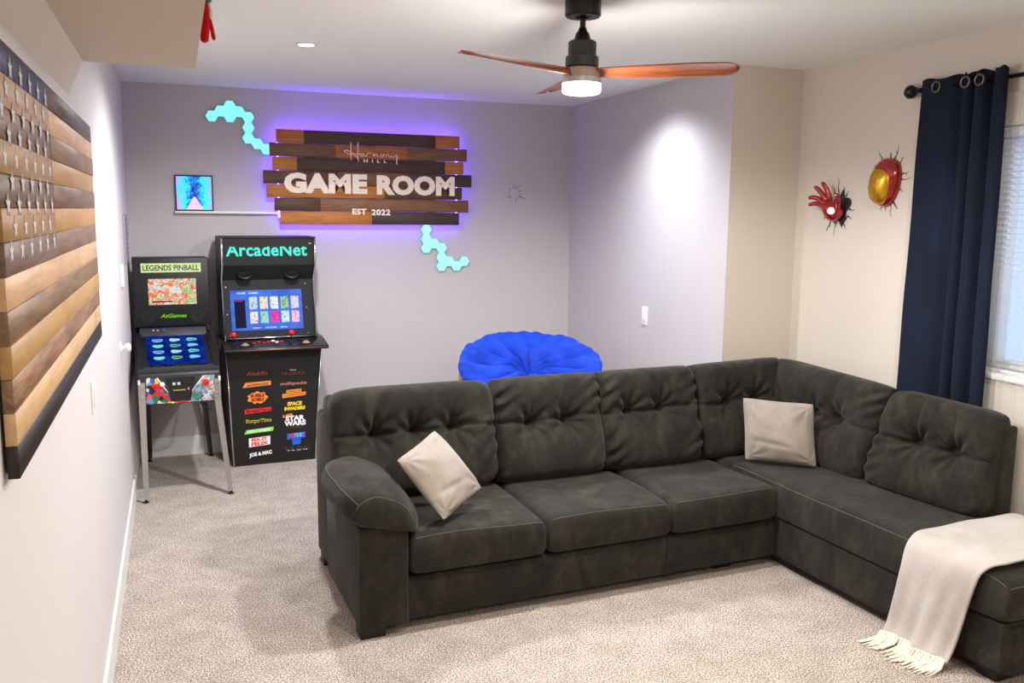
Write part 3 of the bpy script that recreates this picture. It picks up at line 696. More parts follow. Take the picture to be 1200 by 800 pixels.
pleg(.035, .865, .03, .80, 1, -1, dkl); pleg(.44, .865, PW-.03, .80, -1, -1, dkl)
# power cord looping under the cabinet
tube('power_cord', cr([(.345, .35, .56), (.345, .33, .50), (.36, .32, .455), (.40, .32, .44), (.45, .34, .47), (.46, .42, .60)], 6), .005, M['blackmetal'], pb, 8)

# ------------------------------------------------------------------ arcade cabinet
ac = thing('arcade_cabinet', 'tall black multi game arcade cabinet with aqua lettered marquee', 'arcade cabinet', (.555, -.405, 0), math.radians(3.0))
AW = .59
# local x 0..AW; y 0 front, back .38
tx0, tx1, bx0, bx1 = -.008, .600, .018, .545
def trap(name, xa0, xa1, xb0, xb1, y0, y1, z0, z1, mat, par):   # a: top, b: bottom
    V = [(xb0, y0, z0), (xb1, y0, z0), (xb1, y1, z0), (xb0, y1, z0), (xa0, y0, z1), (xa1, y0, z1), (xa1, y1, z1), (xa0, y1, z1)]
    return mesh(name, V, [(0, 3, 2, 1), (4, 5, 6, 7), (0, 1, 5, 4), (1, 2, 6, 5), (2, 3, 7, 6), (3, 0, 4, 7)], mat, par)
trap('riser_front', tx0+.012, tx1-.012, bx0+.010, bx1-.010, 0, .015, .0, .70, bk, ac)
box('riser_rail', tx0+.012, tx1-.012, -.012, .015, .70, .762, plain('black_apron', (15, 15, 17), .45), ac, .003)
for s_, (a, b_) in ((0, (tx0, bx0)), (1, (tx1, bx1))):
    sg = 1 if s_ == 0 else -1
    trap('side_panel', *(sorted((a, a+sg*.012))+sorted((b_, b_+sg*.012))), -.004, .34, 0, .765, bk, ac)
    bm = bmesh.new(); addtube(bm, [(a+sg*.003, -.007, .765), (b_+sg*.003, -.007, .002)], .005, 8); frombm('edge_trim', bm, M['chrome'], ac, True)
# control deck
prism('control_deck', [(-.15, .768), (-.15, .792), (.04, .828), (.34, .828), (.34, .768)], 0, -.03, .618, plain('deck_black', (26, 25, 28), .22), ac, .004)
tube('deck_trim', [(-.03, -.153, .780), (.618, -.153, .780)], .0045, plain('copper_trim', (150, 116, 96), .25, .8), ac)
def dz(y): return .792+(y+.15)*(.036/.19)
for xx in (.04, .40):
    y = -.05; js = tube('joystick_shaft', [(xx, y, dz(y)), (xx, y-.003, dz(y)+.045)], .005, M['blackmetal'], ac)
    bm = bmesh.new(); bmesh.ops.create_uvsphere(bm, u_segments=20, v_segments=12, radius=.0185); frombm('joystick_ball', bm, M['red'], js, True, loc=(xx, y-.003, dz(y)+.058))
    o = lathe('joystick_dust_ring', [(0, 0), (.02, 0), (.018, .003), (0, .003)], bk, js, 20, loc=(xx, y, dz(y)))
for xx in (.105, .485):
    lathe('trackball', [(0, 0), (.026, 0), (.026, .002), (.020, .006), (.012, .014), (0, .017)], plain('tan_spinner', (176, 140, 100), .3, .2), ac, 24, loc=(xx, -.085, dz(-.085)-.001))
for xx, yy, mt in [(.165, -.06, 'red'), (.195, -.04, 'red'), (.225, -.06, 'red'), (.255, -.045, 'red'), (.285, -.03, 'white_plastic'), (.305, -.055, 'white_plastic'), (.335, -.05, 'red'), (.445, -.03, 'blackmetal'), (.47, -.05, 'blackmetal'), (.52, -.05, 'blackmetal'), (.55, -.035, 'blackmetal'), (.24, -.02, 'blackmetal'), (.145, -.09, 'blackmetal')]:
    lathe('push_button', [(0, 0), (.012, 0), (.012, .004), (.009, .007), (0, .0075)], M[mt], ac, 16, loc=(xx, yy, dz(yy)-.0005))
# upper body: side panels with chrome edge, bezel, screen, speaker panel, marquee
UZ = 1.472
sidep = [(.02, .826), (.115, 1.20), (.03, 1.30), (.02, UZ), (.34, UZ), (.34, .826)]
ux0, ux1 = -.012, .580
for a, b_ in ((ux0, ux0+.012), (ux1-.012, ux1)):
    prism('upper_side', [(y-.014 if y < .2 else y, z) for y, z in sidep], 0, a, b_, bk, ac)
    xm = (a+b_)/2; tube('edge_trim', [(xm, .004, .826), (xm, .099, 1.20), (xm, .014, 1.30), (xm, .004, UZ)], .0065, M['chrome'], ac)
tube('edge_trim', [(ux0, .012, .834), (ux1, .012, .834)], .005, M['chrome'], ac)
ix0, ix1 = ux0+.012, ux1-.012
def inc(name, y0, z0, y1, z1, x0, x1, mat, par, off=0, th=.004):
    d_ = Vector((0, y1-y0, z1-z0)).normalized(); nn_ = Vector((0, -d_.z, d_.y))
    V = []
    for o_ in (off, off-th):
        for x, y, z in ((x0, y0, z0), (x1, y0, z0), (x1, y1, z1), (x0, y1, z1)): V.append((x, y+nn_.y*o_, z+nn_.z*o_))
    return mesh(name, V, [(0, 1, 2, 3), (4, 7, 6, 5), (0, 4, 5, 1), (1, 5, 6, 2), (2, 6, 7, 3), (3, 7, 4, 0)], mat, par)
def bz(s, x=None): return (.02+.095*s, .830+.37*s)
inc('screen_bezel', *bz(0), *bz(1), ix0, ix1, plain('bezel_black', (12, 11, 16), .75), ac, 0, .02)
inc('speaker_panel', .115, 1.20, .03, 1.30, ix0, ix1, plain('speaker_panel_black', (16, 16, 18), .8), ac, 0, .012)
inc('marquee', .03, 1.30, .02, UZ, ix0, ix1, plain('marquee_black', (10, 12, 13), .5), ac, 0, .02)
box('top_panel', ux0, ux1, .01, .34, UZ, UZ+.008, bk, ac, .002)
box('back_panel', ux0, ux1, .335, .345, .02, UZ, bk, ac)
for xx in (.135, .43):
    o = lathe('speaker', [(0, 0), (.045, 0), (.049, .004), (.042, .008), (.03, .003), (0, .003)], plain('speaker_ring', (10, 10, 11), .4), ac, 28, loc=(xx, .0725-.0008, 1.249)); o.rotation_euler = (math.pi/2+math.radians(-40), 0, 0)
text('marquee_lettering', 'ArcadeNet', .505, .082, .003, (.272, .0235, 1.398), (math.pi/2-.06, 0, 0), emis('aqua_lettering', (90, 245, 225), 1.0), ac, .022, space=1.04)
text('marquee_lettering', 'TM', .016, .008, .002, (.543, .020, 1.437), (math.pi/2-.06, 0, 0), emis('pale_lettering', (200, 250, 240), .9), ac, .02)
# blue rays on the bezel
raym = emis('blue_ray', (46, 100, 205), .55)  # flat print drawn with its own glow, no lamp behind it
def bpt(x, s, off=.0012):
    y, z = bz(s); nn_ = Vector((0, -.37, .095)).normalized(); return (x, y+nn_.y*off, z+nn_.z*off)
bm = bmesh.new()
for k in range(-5, 6):
    xa, xb = .27+k*.043, .27+k*.085
    if xb < ix0 or xb > ix1: continue
    mesh('ray_print', [bpt(x, s) for x, s in ((xa-.0015, .145), (xa+.0015, .145), (xb+.003, .02), (xb-.003, .02))], [(0, 1, 2, 3)], raym, ac)
for sg in (-1, 1):
    for s0, s1 in ((.35, .27), (.5, .45), (.25, .16)):
        xa, xb = .268+sg*.242, .268+sg*.285
        mesh('ray_print', [bpt(x, s) for x, s in ((xa, s0), (xb, s1), (xb, s1+.012), (xa, s0+.006))], [(0, 1, 2, 3)], raym, ac)
scm = screen_art('menu_screen', [(.3, (58, 96, 215)), (.7, (92, 138, 240))], 5, .95)
def scr_patch(name, x0, x1, s0, s1, mat, off, par):
    y0, z0 = bz(s0); y1, z1 = bz(s1); return inc(name, y0, z0, y1, z1, x0, x1, mat, par, off, .0008)
sc_ = scr_patch('screen', .042, .494, .14, .825, scm, .002, ac)
def sg_(f): return .14+.685*f
scr_patch('menu_sidebar', .065, .132, sg_(.06), sg_(.76), emis('dark_panel', (44, 42, 66), .7), .0032, sc_)
scr_patch('sidebar_mark', .07, .118, sg_(.72), sg_(.745), emis('pink_mark', (190, 60, 150), .8), .0045, sc_)
cards = [(190, 215, 245), (240, 220, 200), (225, 235, 245), (150, 200, 150), (215, 205, 240), (225, 220, 235), (150, 210, 200), (235, 70, 165), (200, 235, 240), (250, 190, 225)]
for i in range(10):
    x = .162+(i % 5)*.066; top = i < 5; s0, s1 = (.52, .83) if top else (.17, .46)
    c_ = cards[i]; m_ = screen_art('menu_card', [(.35, c_), (.52, tuple(min(255, int(v*1.1)) for v in c_)), (.6, tuple(int(v*.6) for v in c_)), (.7, (240, 180, 90))], 60, .95, dist=.5)
    cd = scr_patch('menu_card', x-.004, x+.046, sg_(s0), sg_(s1), m_, .0032, sc_)
text('menu_heading', 'HOME   GAMES', .13, .011, .001, (.15, bz(sg_(.93))[0]-.006, bz(sg_(.93))[1]), (math.pi/2-.25, 0, 0), emis('white_ui', (235, 240, 255), 1), sc_, .02)
text('menu_footer', 'SELECT      OPTIONS      BACK', .22, .008, .001, (.28, bz(sg_(.06))[0]-.006, bz(sg_(.06))[1]), (math.pi/2-.25, 0, 0), bpy.data.materials['white_ui'], sc_, .02)
for xx, s_ in ((.018, .88), (.523, .92), (.018, .42), (.523, .5), (.03, .06), (.523, .06)):
    o = lathe('bezel_screw', [(0, 0), (.006, 0), (.005, .002), (0, .003)], plain('screw', (120, 110, 96), .3, .8) if 'screw' not in bpy.data.materials else bpy.data.materials['screw'], ac, 12, loc=bpt(xx, s_, .0)); o.rotation_euler = (math.pi/2-.25, 0, 0)
# printed game titles on the riser
def tm(nm, c_): return plain(nm, c_, .4, emit=.12)  # printed inks carry a faint added glow
org = tm('orange_ink', (236, 140, 52)); dor = tm('rust_ink', (140, 68, 28)); red2 = tm('red_ink', (226, 40, 32)); yel = tm('yellow_ink', (240, 206, 40)); ygr = tm('olive_ink', (200, 190, 30)); grn = tm('green_ink', (120, 214, 60)); wht = tm('white_ink', (240, 238, 236)); cop = tm('copper_ink', (200, 124, 92)); blu = tm('blue_ink', (30, 90, 210)); drd = tm('dark_red_ink', (130, 16, 16)); gry = tm('grey_ink', (86, 82, 96))
dkb = plain('ink_black', (22, 20, 20), .4)
OX = .005
def T(s, x, z, w_, h_, mat, y=-.0015, bold=.03, shear=0, rot=0, sp=1):
    return text('title_lettering', s, w_, h_, .0012, (x+OX, y, z), (math.pi/2, -rot, 0), mat, ac, bold, shear, 0, sp)
def PL(pts, x, z, mat, y=-.0002): return flatp('title_backing', [(x+OX+a, z+b_) for a, b_ in pts], y, mat, ac, .0009)
T('Aladdin', .177, .606, .130, .026, dor, bold=.02)
PL([(-.09, -.016), (.088, -.006), (.088, .022), (-.072, .016)], .175, .531, org); T('ASTEROIDS', .178, .533, .150, .020, cop, shear=.3, rot=.05)
T('ASTEROIDS', .178, .533, .140, .013, dkb, y=-.003, bold=.0, shear=.3, rot=.05)
PL([(.062*math.cos(a)*(1+.12*math.cos(7*a)), .038*math.sin(a)*(1+.14*math.sin(9*a))) for a in np.linspace(0, 2*math.pi, 37)[:-1]], .176, .446, org)
T('BUBBLE', .176, .461, .086, .024, drd, bold=.05); T('BOBBLE', .178, .434, .080, .024, drd, bold=.05)
PL([(-.084, -.020), (.08, -.010), (.084, .015), (-.084, .010)], .178, .363, red2); T('BreakThru', .178, .362, .150, .019, dkb, bold=.02, rot=.04); 
T('BurgerTime', .180, .291, .160, .030, ygr, bold=.045); T('BurgerTime', .180, .291, .150, .018, dkb, y=-.003, bold=.0)
PL([(-.095, -.017), (.088, -.008), (.094, .020), (-.080, .010)], .18, .226, grn); T('CENTIPEDE', .180, .227, .150, .017, wht, bold=.02, shear=.2, rot=.05)
PL([(-.068, -.034), (.066, -.026), (.068, .032), (-.068, .024)], .181, .155, wht); T('FIX-IT', .180, .168, .100, .022, red2, bold=.05, rot=.05); T('FELIX', .182, .141, .108, .024, red2, bold=.05, rot=.05)
T('JOE & MAC', .185, .070, .145, .032, wht, bold=.05, rot=.08)
T('Disney', .407, .614, .040, .012, wht, bold=.0); T('THE LION KING', .407, .592, .150, .020, dor, bold=.0)
T('millipede', .409, .523, .170, .026, cop, bold=.01)
PL([(-.05, .006), (.046, .010), (.05, .030), (-.05, .026)], .410, .456, org); PL([(-.076, -.026), (.074, -.014), (.078, .008), (-.076, .002)], .410, .456, org)
T('MISSILE', .410, .474, .084, .010, dkb, bold=.0, rot=.04); T('COMMAND', .410, .448, .13, .012, dkb, bold=.0, rot=.05)
T('SPACE', .412, .390, .096, .026, yel, bold=.05, shear=.1); T('INVADERS', .412, .358, .136, .024, yel, bold=.05, shear=.1)
T('SUPER', .365, .312, .070, .018, org, bold=.04, rot=.2); T('STAR', .412, .292, .124, .034, wht, bold=.05); T('WARS', .412, .258, .140, .034, wht, bold=.05); T('TRILOGY', .414, .230, .100, .010, dor, bold=.0, sp=1.4)
PL([(-.062, .004), (.058, .010), (.060, .050), (-.062, .042)], .418, .145, blu); PL([(-.028, -.036), (.026, -.032), (.028, .006), (-.028, .004)], .418, .145, blu)
for i, (c_, m_) in enumerate(zip('TETRIS', (red2, red2, org, grn, tm('cyan_ink', (60, 190, 230)), tm('pink_ink', (200, 60, 180))))): T(c_, .418-.045+i*.018, .172+i*.001, .015, .026, m_, bold=.04)
T('TRON', .419, .086, .165, .028, tm('violet_ink', (84, 50, 70)), bold=.0, sp=1.3); T('TRON', .419, .074, .13, .008, wht, bold=.0, sp=1.5)

# ------------------------------------------------------------------ papasan chair
pc = thing('papasan_chair', 'round papasan chair with bright blue tufted cushion behind the sofa', 'chair', (2.345, -1.10, 0))
ratt = wood('rattan', (150, 88, 44), (196, 130, 76), 2, .5, 20)
Rm = Matrix.Translation((0, 0, .585)) @ Matrix.Rotation(math.radians(-18), 4, 'Z') @ Matrix.Rotation(math.radians(18), 4, 'X')
blue = fabric('cobalt_blue_twill', (18, 50, 160), (28, 72, 204), .8, .08, 400, 6, .2, .0006)
nr, na = 44, 280; V = []
rg = np.random.RandomState(3); ph = rg.rand(8)*6.28
def lobes(a): return abs(math.sin(a*5+.9*math.sin(a*2+1)+.5*math.sin(a*3+.4)))**.45
for side in (0, 1):
    for j in range(nr):
        s = j/(nr-1); s = s if side == 0 else 1-s
        for i in range(na):
            a = 2*math.pi*i/na
            rr2 = .455*(1-(1-s)**1.15)*(1+.030*(lobes(a)-.8)*s+.016*math.sin(3*a+1)*s)
            bowl = .055*(rr2/.47)**2+.055*(rr2/.47)**3
            thick = .098*(max(0, 1-s**3.4))**.55*(min(1, s/.22))**.6
            if side == 0:
                cre = (1-lobes(a))*.085*math.sin(math.pi*min(1, s*1.02)**.8)
                wr = .004*math.sin(a*31+5*s+ph[0])*math.exp(-((s-.9)/.12)**2)+.005*math.sin(a*23+ph[1]+9*s)*math.exp(-((s-.25)/.2)**2)+.008*math.sin(a*11+s*9+ph[2])*s
                z = bowl+thick-cre+wr-(.02*math.exp(-(s/.05)**2))
            else: z = bowl-thick*.55-(1-lobes(a))*.01*math.sin(math.pi*s)
            V.append(Rm @ Vector((rr2*math.cos(a), rr2*math.sin(a), z+.02)))
o = mesh('cushion', V, grid_faces(na, 2*nr, 0, True), blue, pc, True, doubles=1e-5)
bm = bmesh.new(); bmesh.ops.create_uvsphere(bm, u_segments=14, v_segments=8, radius=.016); bmesh.ops.scale(bm, vec=(1, 1, .5), verts=bm.verts)
bmesh.ops.transform(bm, matrix=Rm @ Matrix.Translation((0, 0, .012)), verts=bm.verts); frombm('tuft_button', bm, blue, o, True)
def ring(name, R, zf, rad, seg=48, loc=None): 
    bm = bmesh.new(); addtube(bm, [zf(2*math.pi*i/seg, R) for i in range(seg+1)], rad, 8, False); return frombm(name, bm, ratt, pc, True)
ring('rim', .43, lambda a, R: Rm @ Vector((R*math.cos(a), R*math.sin(a), .035)), .015)
ring('bowl_hoop', .30, lambda a, R: Rm @ Vector((R*math.cos(a), R*math.sin(a), -.07)), .011)
ring('bowl_hoop', .14, lambda a, R: Rm @ Vector((R*math.cos(a), R*math.sin(a), -.12)), .010)
for k in range(12):
    a = 2*math.pi*k/12; bm = bmesh.new()
    addtube(bm, [Rm @ Vector((R*math.cos(a), R*math.sin(a), z)) for R, z in ((.43, .030), (.38, -.015), (.30, -.068), (.14, -.118), (.03, -.13))], .008, 8); frombm('bowl_rib', bm, ratt, pc, True)
ring('base_ring', .30, lambda a, R: Vector((R*math.cos(a), R*math.sin(a), .014)), .014)
ring('base_ring', .22, lambda a, R: Vector((R*math.cos(a), R*math.sin(a), .40+R*.26*math.sin(a))), .013)
for k in range(10):
    a = 2*math.pi*k/10; bm = bmesh.new(); zt = .40+.22*.26*math.sin(a)
    addtube(bm, [(.30*math.cos(a), .30*math.sin(a), .014), (.17*math.cos(a), .17*math.sin(a), .20), (.22*math.cos(a), .22*math.sin(a), zt)], .008, 8); frombm('base_strut', bm, ratt, pc, True)

# ------------------------------------------------------------------ sectional sofa
TH = math.radians(2.5)
SO = (.885, -3.03, 0)
sofa = thing('sectional_sofa', 'charcoal suede L shaped sectional sofa with tufted back cushions', 'sofa', SO, TH)
suede, t, b = nt('charcoal_suede')
n1 = noise(t, 7, 8, .72, stretch=(1.4, 1.4, .8)); n1.inputs['Distortion'].default_value = .6
r1 = ramp(t, n1.outputs[0], [(.33, srgb((33, 33, 31))), (.5, srgb((44, 41, 36))), (.68, srgb((61, 57, 47)))])
n2 = noise(t, 420, 3); r2 = ramp(t, n2.outputs[0], [(.3, (.82, .82, .82, 1)), (.7, (1, 1, 1, 1))])
mx = t.nodes.new('ShaderNodeMix'); mx.data_type = 'RGBA'; mx.blend_type = 'MULTIPLY'; mx.inputs['Factor'].default_value = 1
t.links.new(r1.outputs[0], mx.inputs['A']); t.links.new(r2.outputs[0], mx.inputs['B']); t.links.new(mx.outputs['Result'], b.inputs['Base Color'])
b.inputs['Roughness'].default_value = .9; b.inputs['Sheen Weight'].default_value = .10; b.inputs['Sheen Roughness'].default_value = .45; b.inputs['Specular IOR Level'].default_value = .15
n3 = noise(t, 26, 4); bump(t, n3.outputs[0], b, .25, .006)
stitch = plain('grey_stitching', (82, 81, 74), .9)

def puff(name, P00, P10, P01, P11, tf, tb, mat, parent, nu=90, nv=80, k=6, e=.42, cr_=.06, detail=None, nrm=None, concave=0, seed=0, sag=None):
    """closed cushion over a quad of corners; front side along the quad normal"""
    P00, P10, P01, P11 = [np.array(p, float) for p in (P00, P10, P01, P11)]
    if nrm is None:
        nrm = np.cross((P10+P11-P00-P01), (P01+P11-P00-P10)); nrm = nrm/np.linalg.norm(nrm)
    nrm = np.array(nrm, float)
    w_ = (np.linalg.norm(P10-P00)+np.linalg.norm(P11-P01))/2; h_ = (np.linalg.norm(P01-P00)+np.linalg.norm(P11-P10))/2
    s = np.linspace(-1, 1, nu); U = np.sign(s)*(1-(1-abs(s))**1.7); s = np.linspace(-1, 1, nv); Vv = np.sign(s)*(1-(1-abs(s))**1.7)
    U, Vv = np.meshgrid(U, Vv)
    prof_ = np.clip((1-np.abs(U)**k)*(1-np.abs(Vv)**k), 0, 1)**e
    Uc = U*(1-cr_*np.abs(Vv)**8)*(1-concave*(1-Vv**2)); Vc = Vv*(1-cr_*np.abs(U)**8)*(1-concave*(1-U**2))
    a = ((Uc+1)/2)[..., None]; c_ = ((Vc+1)/2)[..., None]
    base_ = P00*(1-a)*(1-c_)+P10*a*(1-c_)+P01*(1-a)*c_+P11*a*c_
    X = Uc*w_/2; Y = Vc*h_/2
    dt = detail(X, Y, w_, h_, U, Vv) if detail is not None else 0
    rs = np.random.RandomState(seed); lo = 0
    for q in range(5):
        fx, fy, p_ = rs.uniform(4, 14), rs.uniform(4, 14), rs.uniform(0, 6.28); lo = lo+.0016*np.sin(fx*X+fy*Y+p_)
    front = base_+nrm*((tf*prof_+(dt+lo)*np.clip(prof_*1.2, 0, 1))[..., None])
    back = base_-nrm*((tb*prof_)[..., None])
    if sag is not None: front = front+sag(X, Y)[..., None]*np.array([0, 0, 1.])
    V = np.concatenate([front.reshape(-1, 3), back.reshape(-1, 3)])
    F = grid_faces(nu, nv)+[f[::-1] for f in grid_faces(nu, nv, nu*nv)]
    o = mesh(name, V, F, mat, parent, True, doubles=2e-5)
    return o, front
def tufted(tufts, crease_y, seed=0, pleat=(1, 1), vert=True):
    rs = np.random.RandomState(seed+50); ph1 = rs.rand(12)*6.28
    def f(X, Y, w_, h_, U, Vv):
        d_ = np.zeros_like(X)
        d_ -= .015*np.exp(-((Y-crease_y-.004*np.sin(9*X))/.010)**2)
        for i, (tx_, ty_) in enumerate(tufts):
            R = np.hypot(X-tx_, Y-ty_)+1e-6; A = np.arctan2(Y-ty_, X-tx_)
            d_ -= .10*np.exp(-R/.030)+.026*np.exp(-(R/.10)**2)
            d_ += .0095*np.sin(A*8+ph1[i]+9*R)*np.exp(-((R-.06)/.045)**2)
            if vert:
                d_ -= .006*np.exp(-((X-tx_)/.007)**2)*np.clip((Y-ty_)/.05, 0, 1)
                d_ -= .003*np.exp(-((X-tx_)/.006)**2)*np.clip(-(Y-ty_)/.05, 0, 1)
        for sd, am in ((-1, pleat[0]), (1, pleat[1])):
            dist_ = w_/2-sd*X
            d_ += am*.018*np.sin((Y*74+sd*dist_*55)+1.5*np.sin(Y*17+ph1[5])+ph1[6])*np.exp(-(dist_/.06)**1.3)*np.clip(.35+1.2*np.sin(Y*7+ph1[7]), .15, 1)
        dt_ = h_/2-Y; d_ += .007*np.sin(X*48+ph1[8]+2*np.sin(X*13))*np.exp(-(dt_/.05))
        # bulge of the lower lip
        d_ += .016*np.exp(-((Y-crease_y+h_*.26)/(h_*.2))**2)
        d_ += .010*np.exp(-((Y-crease_y-h_*.24)/(h_*.16))**2)
        return d_
    return f
# frames and skirts
bm = bmesh.new(); SK0, SK1 = .045, .222
addbox(bm, .195, 2.0, .03, .10, SK0, SK1, .006)
frombm('front_skirt', bm, suede, sofa, True, sharp=50)
prism('seat_deck', [(.19, .08), (2.0, .08), (2.0, -1.17), (2.50, -1.17), (2.50, .86), (.19, .86)], 2, .06, .235, suede, sofa)
prism('chaise_skirt', [(2.004, .05), (2.004, -1.12), (2.012, -1.165), (2.05, -1.19), (2.54, -1.19), (2.54, -1.12), (2.07, -1.12), (2.07, .05)], 2, SK0, SK1, suede, sofa, .006)
tube('skirt_seam', [(.79, .0285, .05), (.79, .0285, .23)], .002, suede, sofa); tube('skirt_seam', [(1.40, .0285, .05), (1.40, .0285, .23)], .002, suede, sofa)
# left arm
prism('arm_body', [(0, .0), (.196, .0), (.196, .62), (0, .62)], 2, SK0, .455, suede, sofa, .012, 3)
prism('left_side_panel', [(.50, SK0), (.93, SK0), (.93, .66), (.90, .72), (.84, .745), (.74, .745), (.66, .70), (.55, .50), (.50, .45)], 0, .018, .07, suede, sofa, .012, 3)
# back frames
prism('back_frame', [(.70, SK0), (.93, SK0), (.93, .74), (.90, .79), (.84, .81), (.76, .80), (.70, .74)], 0, .05, 2.55, suede, sofa, .015, 3)
bm = bmesh.new()
prism('right_frame', [(2.46, .72), (2.46, -.30), (2.50, -.735), (2.583, -.735), (2.560, -.5), (2.550, .70)], 2, SK0, .800, suede, sofa, .014, 3)
# feet
for x, y in ((.005, .02), (.02, .80), (2.03, -1.14), (2.44, -1.14), (1.70, .09), (2.42, .80)):
    prism('foot', [(x, y), (x+.10, y), (x+.10, y+.08), (x, y+.08)], 2, 0, .046, M['black'], sofa, .003)
# seat cushions
def seatd(seed):
    def f(X, Y, w_, h_, U, Vv):
        return .004*np.sin(X*9+seed)*np.sin(Y*7+seed*2)-.003
    return f
SZ0, SZ1 = .238, .395
for i, (a, b_) in enumerate(((.20, .792), (.797, 1.402), (1.407, 1.985))):
    zc = .30; o, fr = puff('seat_cushion', (a, -.008, zc), (b_, -.008, zc), (a, .56, zc), (b_, .56, zc), .102, .066, suede, sofa, 60, 60, 18, .22, .02, seatd(i*2.1), (0, 0, 1), seed=i)
    # topstitched seam round the top edge
    nvv, nuu = fr.shape[0], fr.shape[1]
    j = 5; pts = [fr[j, q] + np.array([0, 0, .0006]) for q in range(6, nuu-6)]
    tube('seam', pts, .0018, stitch, o, 5)
o, fr = puff('chaise_cushion', (1.982, -1.205, .30), (2.50, -1.205, .30), (1.982, .56, .30), (2.50, .56, .30), .118, .066, suede, sofa, 60, 150, 16, .24, .02, seatd(5), (0, 0, 1), seed=9)
# round the free near corner a little and stitch it
tube('seam', [fr[q, 5]+np.array([0, 0, .0006]) for q in range(8, 120)], .0018, stitch, o, 5)
tube('seam', [fr[6, q]+np.array([0, 0, .0006]) for q in range(6, 54)], .0018, stitch, o, 5)
# back cushions (front faces towards -y, leaning back)
yb, yt, zb, zt = .545, .665, .388, .868
def backc(a0, a1, b0, b1, tufts, seed, crs=.05, pleat=(1, 1), zt0=None, zt1=None):
    w_ = a1-a0
    c_ = (a0+a1)/2
    puff('back_cushion', (a0, yb, zb), (a1, yb, zb), (b0, yt, zt0 or zt), (b1, yt, zt1 or zt), .105, .06, suede, sofa, 120, 100, 11, .34, crs*.6,
         tufted([(tx_-c_, ty_) for tx_, ty_ in tufts], .035, seed, pleat), seed=seed)
backc(.012, .777, .018, .784, [(.20, .035), (.385, .035), (.565, .035)], 1, .13, (.2, 1))
backc(.779, 1.343, .786, 1.338, [(.955, .02), (1.145, .02)], 2)
backc(1.347, 1.905, 1.342, 1.895, [(1.505, .04), (1.69, .04)], 3)
backc(1.909, 2.44, 1.899, 2.475, [(2.085, .04), (2.26, .04)], 4, .04, (1, .2), zt, zt+.012)
# right side cushions (front faces towards -x)
puff('back_cushion', (2.425, .53, .388), (2.425, -.115, .388), (2.50, .64, .885), (2.50, -.185, .862), .09, .05, suede, sofa, 120, 100, 11, .34, .04,
     tufted([(-.06, .02), (.10, .02)], .02, 7, (.3, 1)), seed=7)
puff('back_cushion', (2.415, -.115, .400), (2.485, -.715, .395), (2.485, -.20, .868), (2.545, -.725, .850), .095, .040, suede, sofa, 120, 100, 11, .34, .06,
     tufted([(-.08, .02), (.10, .02)], .02, 8, (.6, .1)), seed=8)
# arm cushion
V = []; nu, nv = 64, 40
for j in range(nv):
    ph_ = -math.pi/2+math.pi*j/(nv-1)
    for i in range(nu):
        a = 2*math.pi*i/nu
        def sp_(v, e_): return math.copysign(abs(v)**e_, v)
        x = .165*sp_(math.cos(ph_), .5)*sp_(math.cos(a), .75); z = .105*sp_(math.cos(ph_), .45)*sp_(math.sin(a), .85); y = .275*sp_(math.sin(ph_), .55)
        z *= (1 if z > 0 else .62)
        z -= .055*(x/.17)**2*(1 if x > 0 else .35); z -= .20*x
        z -= .02*max(0, -(y+.10)/.17)**2
        z += .003*math.sin(y*40+x*20)*(1 if z > 0 else 0)+.0025*math.sin(x*60+y*13)
        V.append((.097+x, .245+y, .512+z))
o = mesh('arm_cushion', V, grid_faces(nu, nv, 0, True), suede, sofa, True, doubles=1e-5)
tube('seam', [V[q*nu+i] for q in range(6, nv-6) for i in (26,)], .002, stitch, o, 5)
tube('seam', [V[6*nu+i] for i in range(2, 30)], .002, stitch, o, 5)

# ------------------------------------------------------------------ throw pillows and blanket (own things, in sofa-aligned positions)
Mx = Matrix.Translation(SO) @ Matrix.Rotation(TH, 4, 'Z')
def W(p): return np.array(Mx @ Vector(p))
linen = fabric('beige_linen', (148, 138, 128), (166, 155, 145), .95, .15, 260, 8, .5, .0012)
def pdet(seed):
    rs = np.random.RandomState(seed)
    def f(X, Y, w_, h_, U, Vv):
        R = np.hypot(X, Y); A = np.arctan2(Y, X); d_ = 0*X
        for q in range(4):
            cx_, cy_ = (w_*.42*(1 if q % 2 else -1), h_*.42*(1 if q > 1 else -1)); r_q = np.hypot(X-cx_, Y-cy_); a_q = np.arctan2(Y-cy_, X-cx_)
            d_ = d_+.006*np.sin(a_q*8+rs.rand()*6)*np.exp(-(r_q/.09)**2)
        d_ = d_-.009*np.exp(-((Y+h_*.22+.12*X)/.012)**2)*np.exp(-((X+.05)/.10)**2)
        d_ = d_+.006*np.sin(X*22+Y*30+rs.rand()*6)*np.clip(np.abs(Vv), 0, 1)
        return d_
    return f
def pillow(lb, P00, P10, P01, P11, seed):
    o, fr = puff('throw_pillow', W(P00), W(P10), W(P01), W(P11), .062, .055, linen, None, 56, 56, 2.4, .62, .03, pdet(seed), None, .035, seed)
    tag(o, lb, 'pillow', 'throw pillows on the sofa')
# order: 00 bottom-left, 10 bottom-right, 01 top-left, 11 top-right, front normal towards the viewer
pillow('beige linen pillow propped on its corner against the left sofa arm', (.350, .035, .432), (.600, .255, .475), (.185, .135, .672), (.405, .315, .735), 1)
pillow('beige linen pillow standing upright in the corner of the sofa', (2.040, .325, .432), (2.305, .105, .425), (2.070, .405, .735), (2.335, .185, .725), 2)

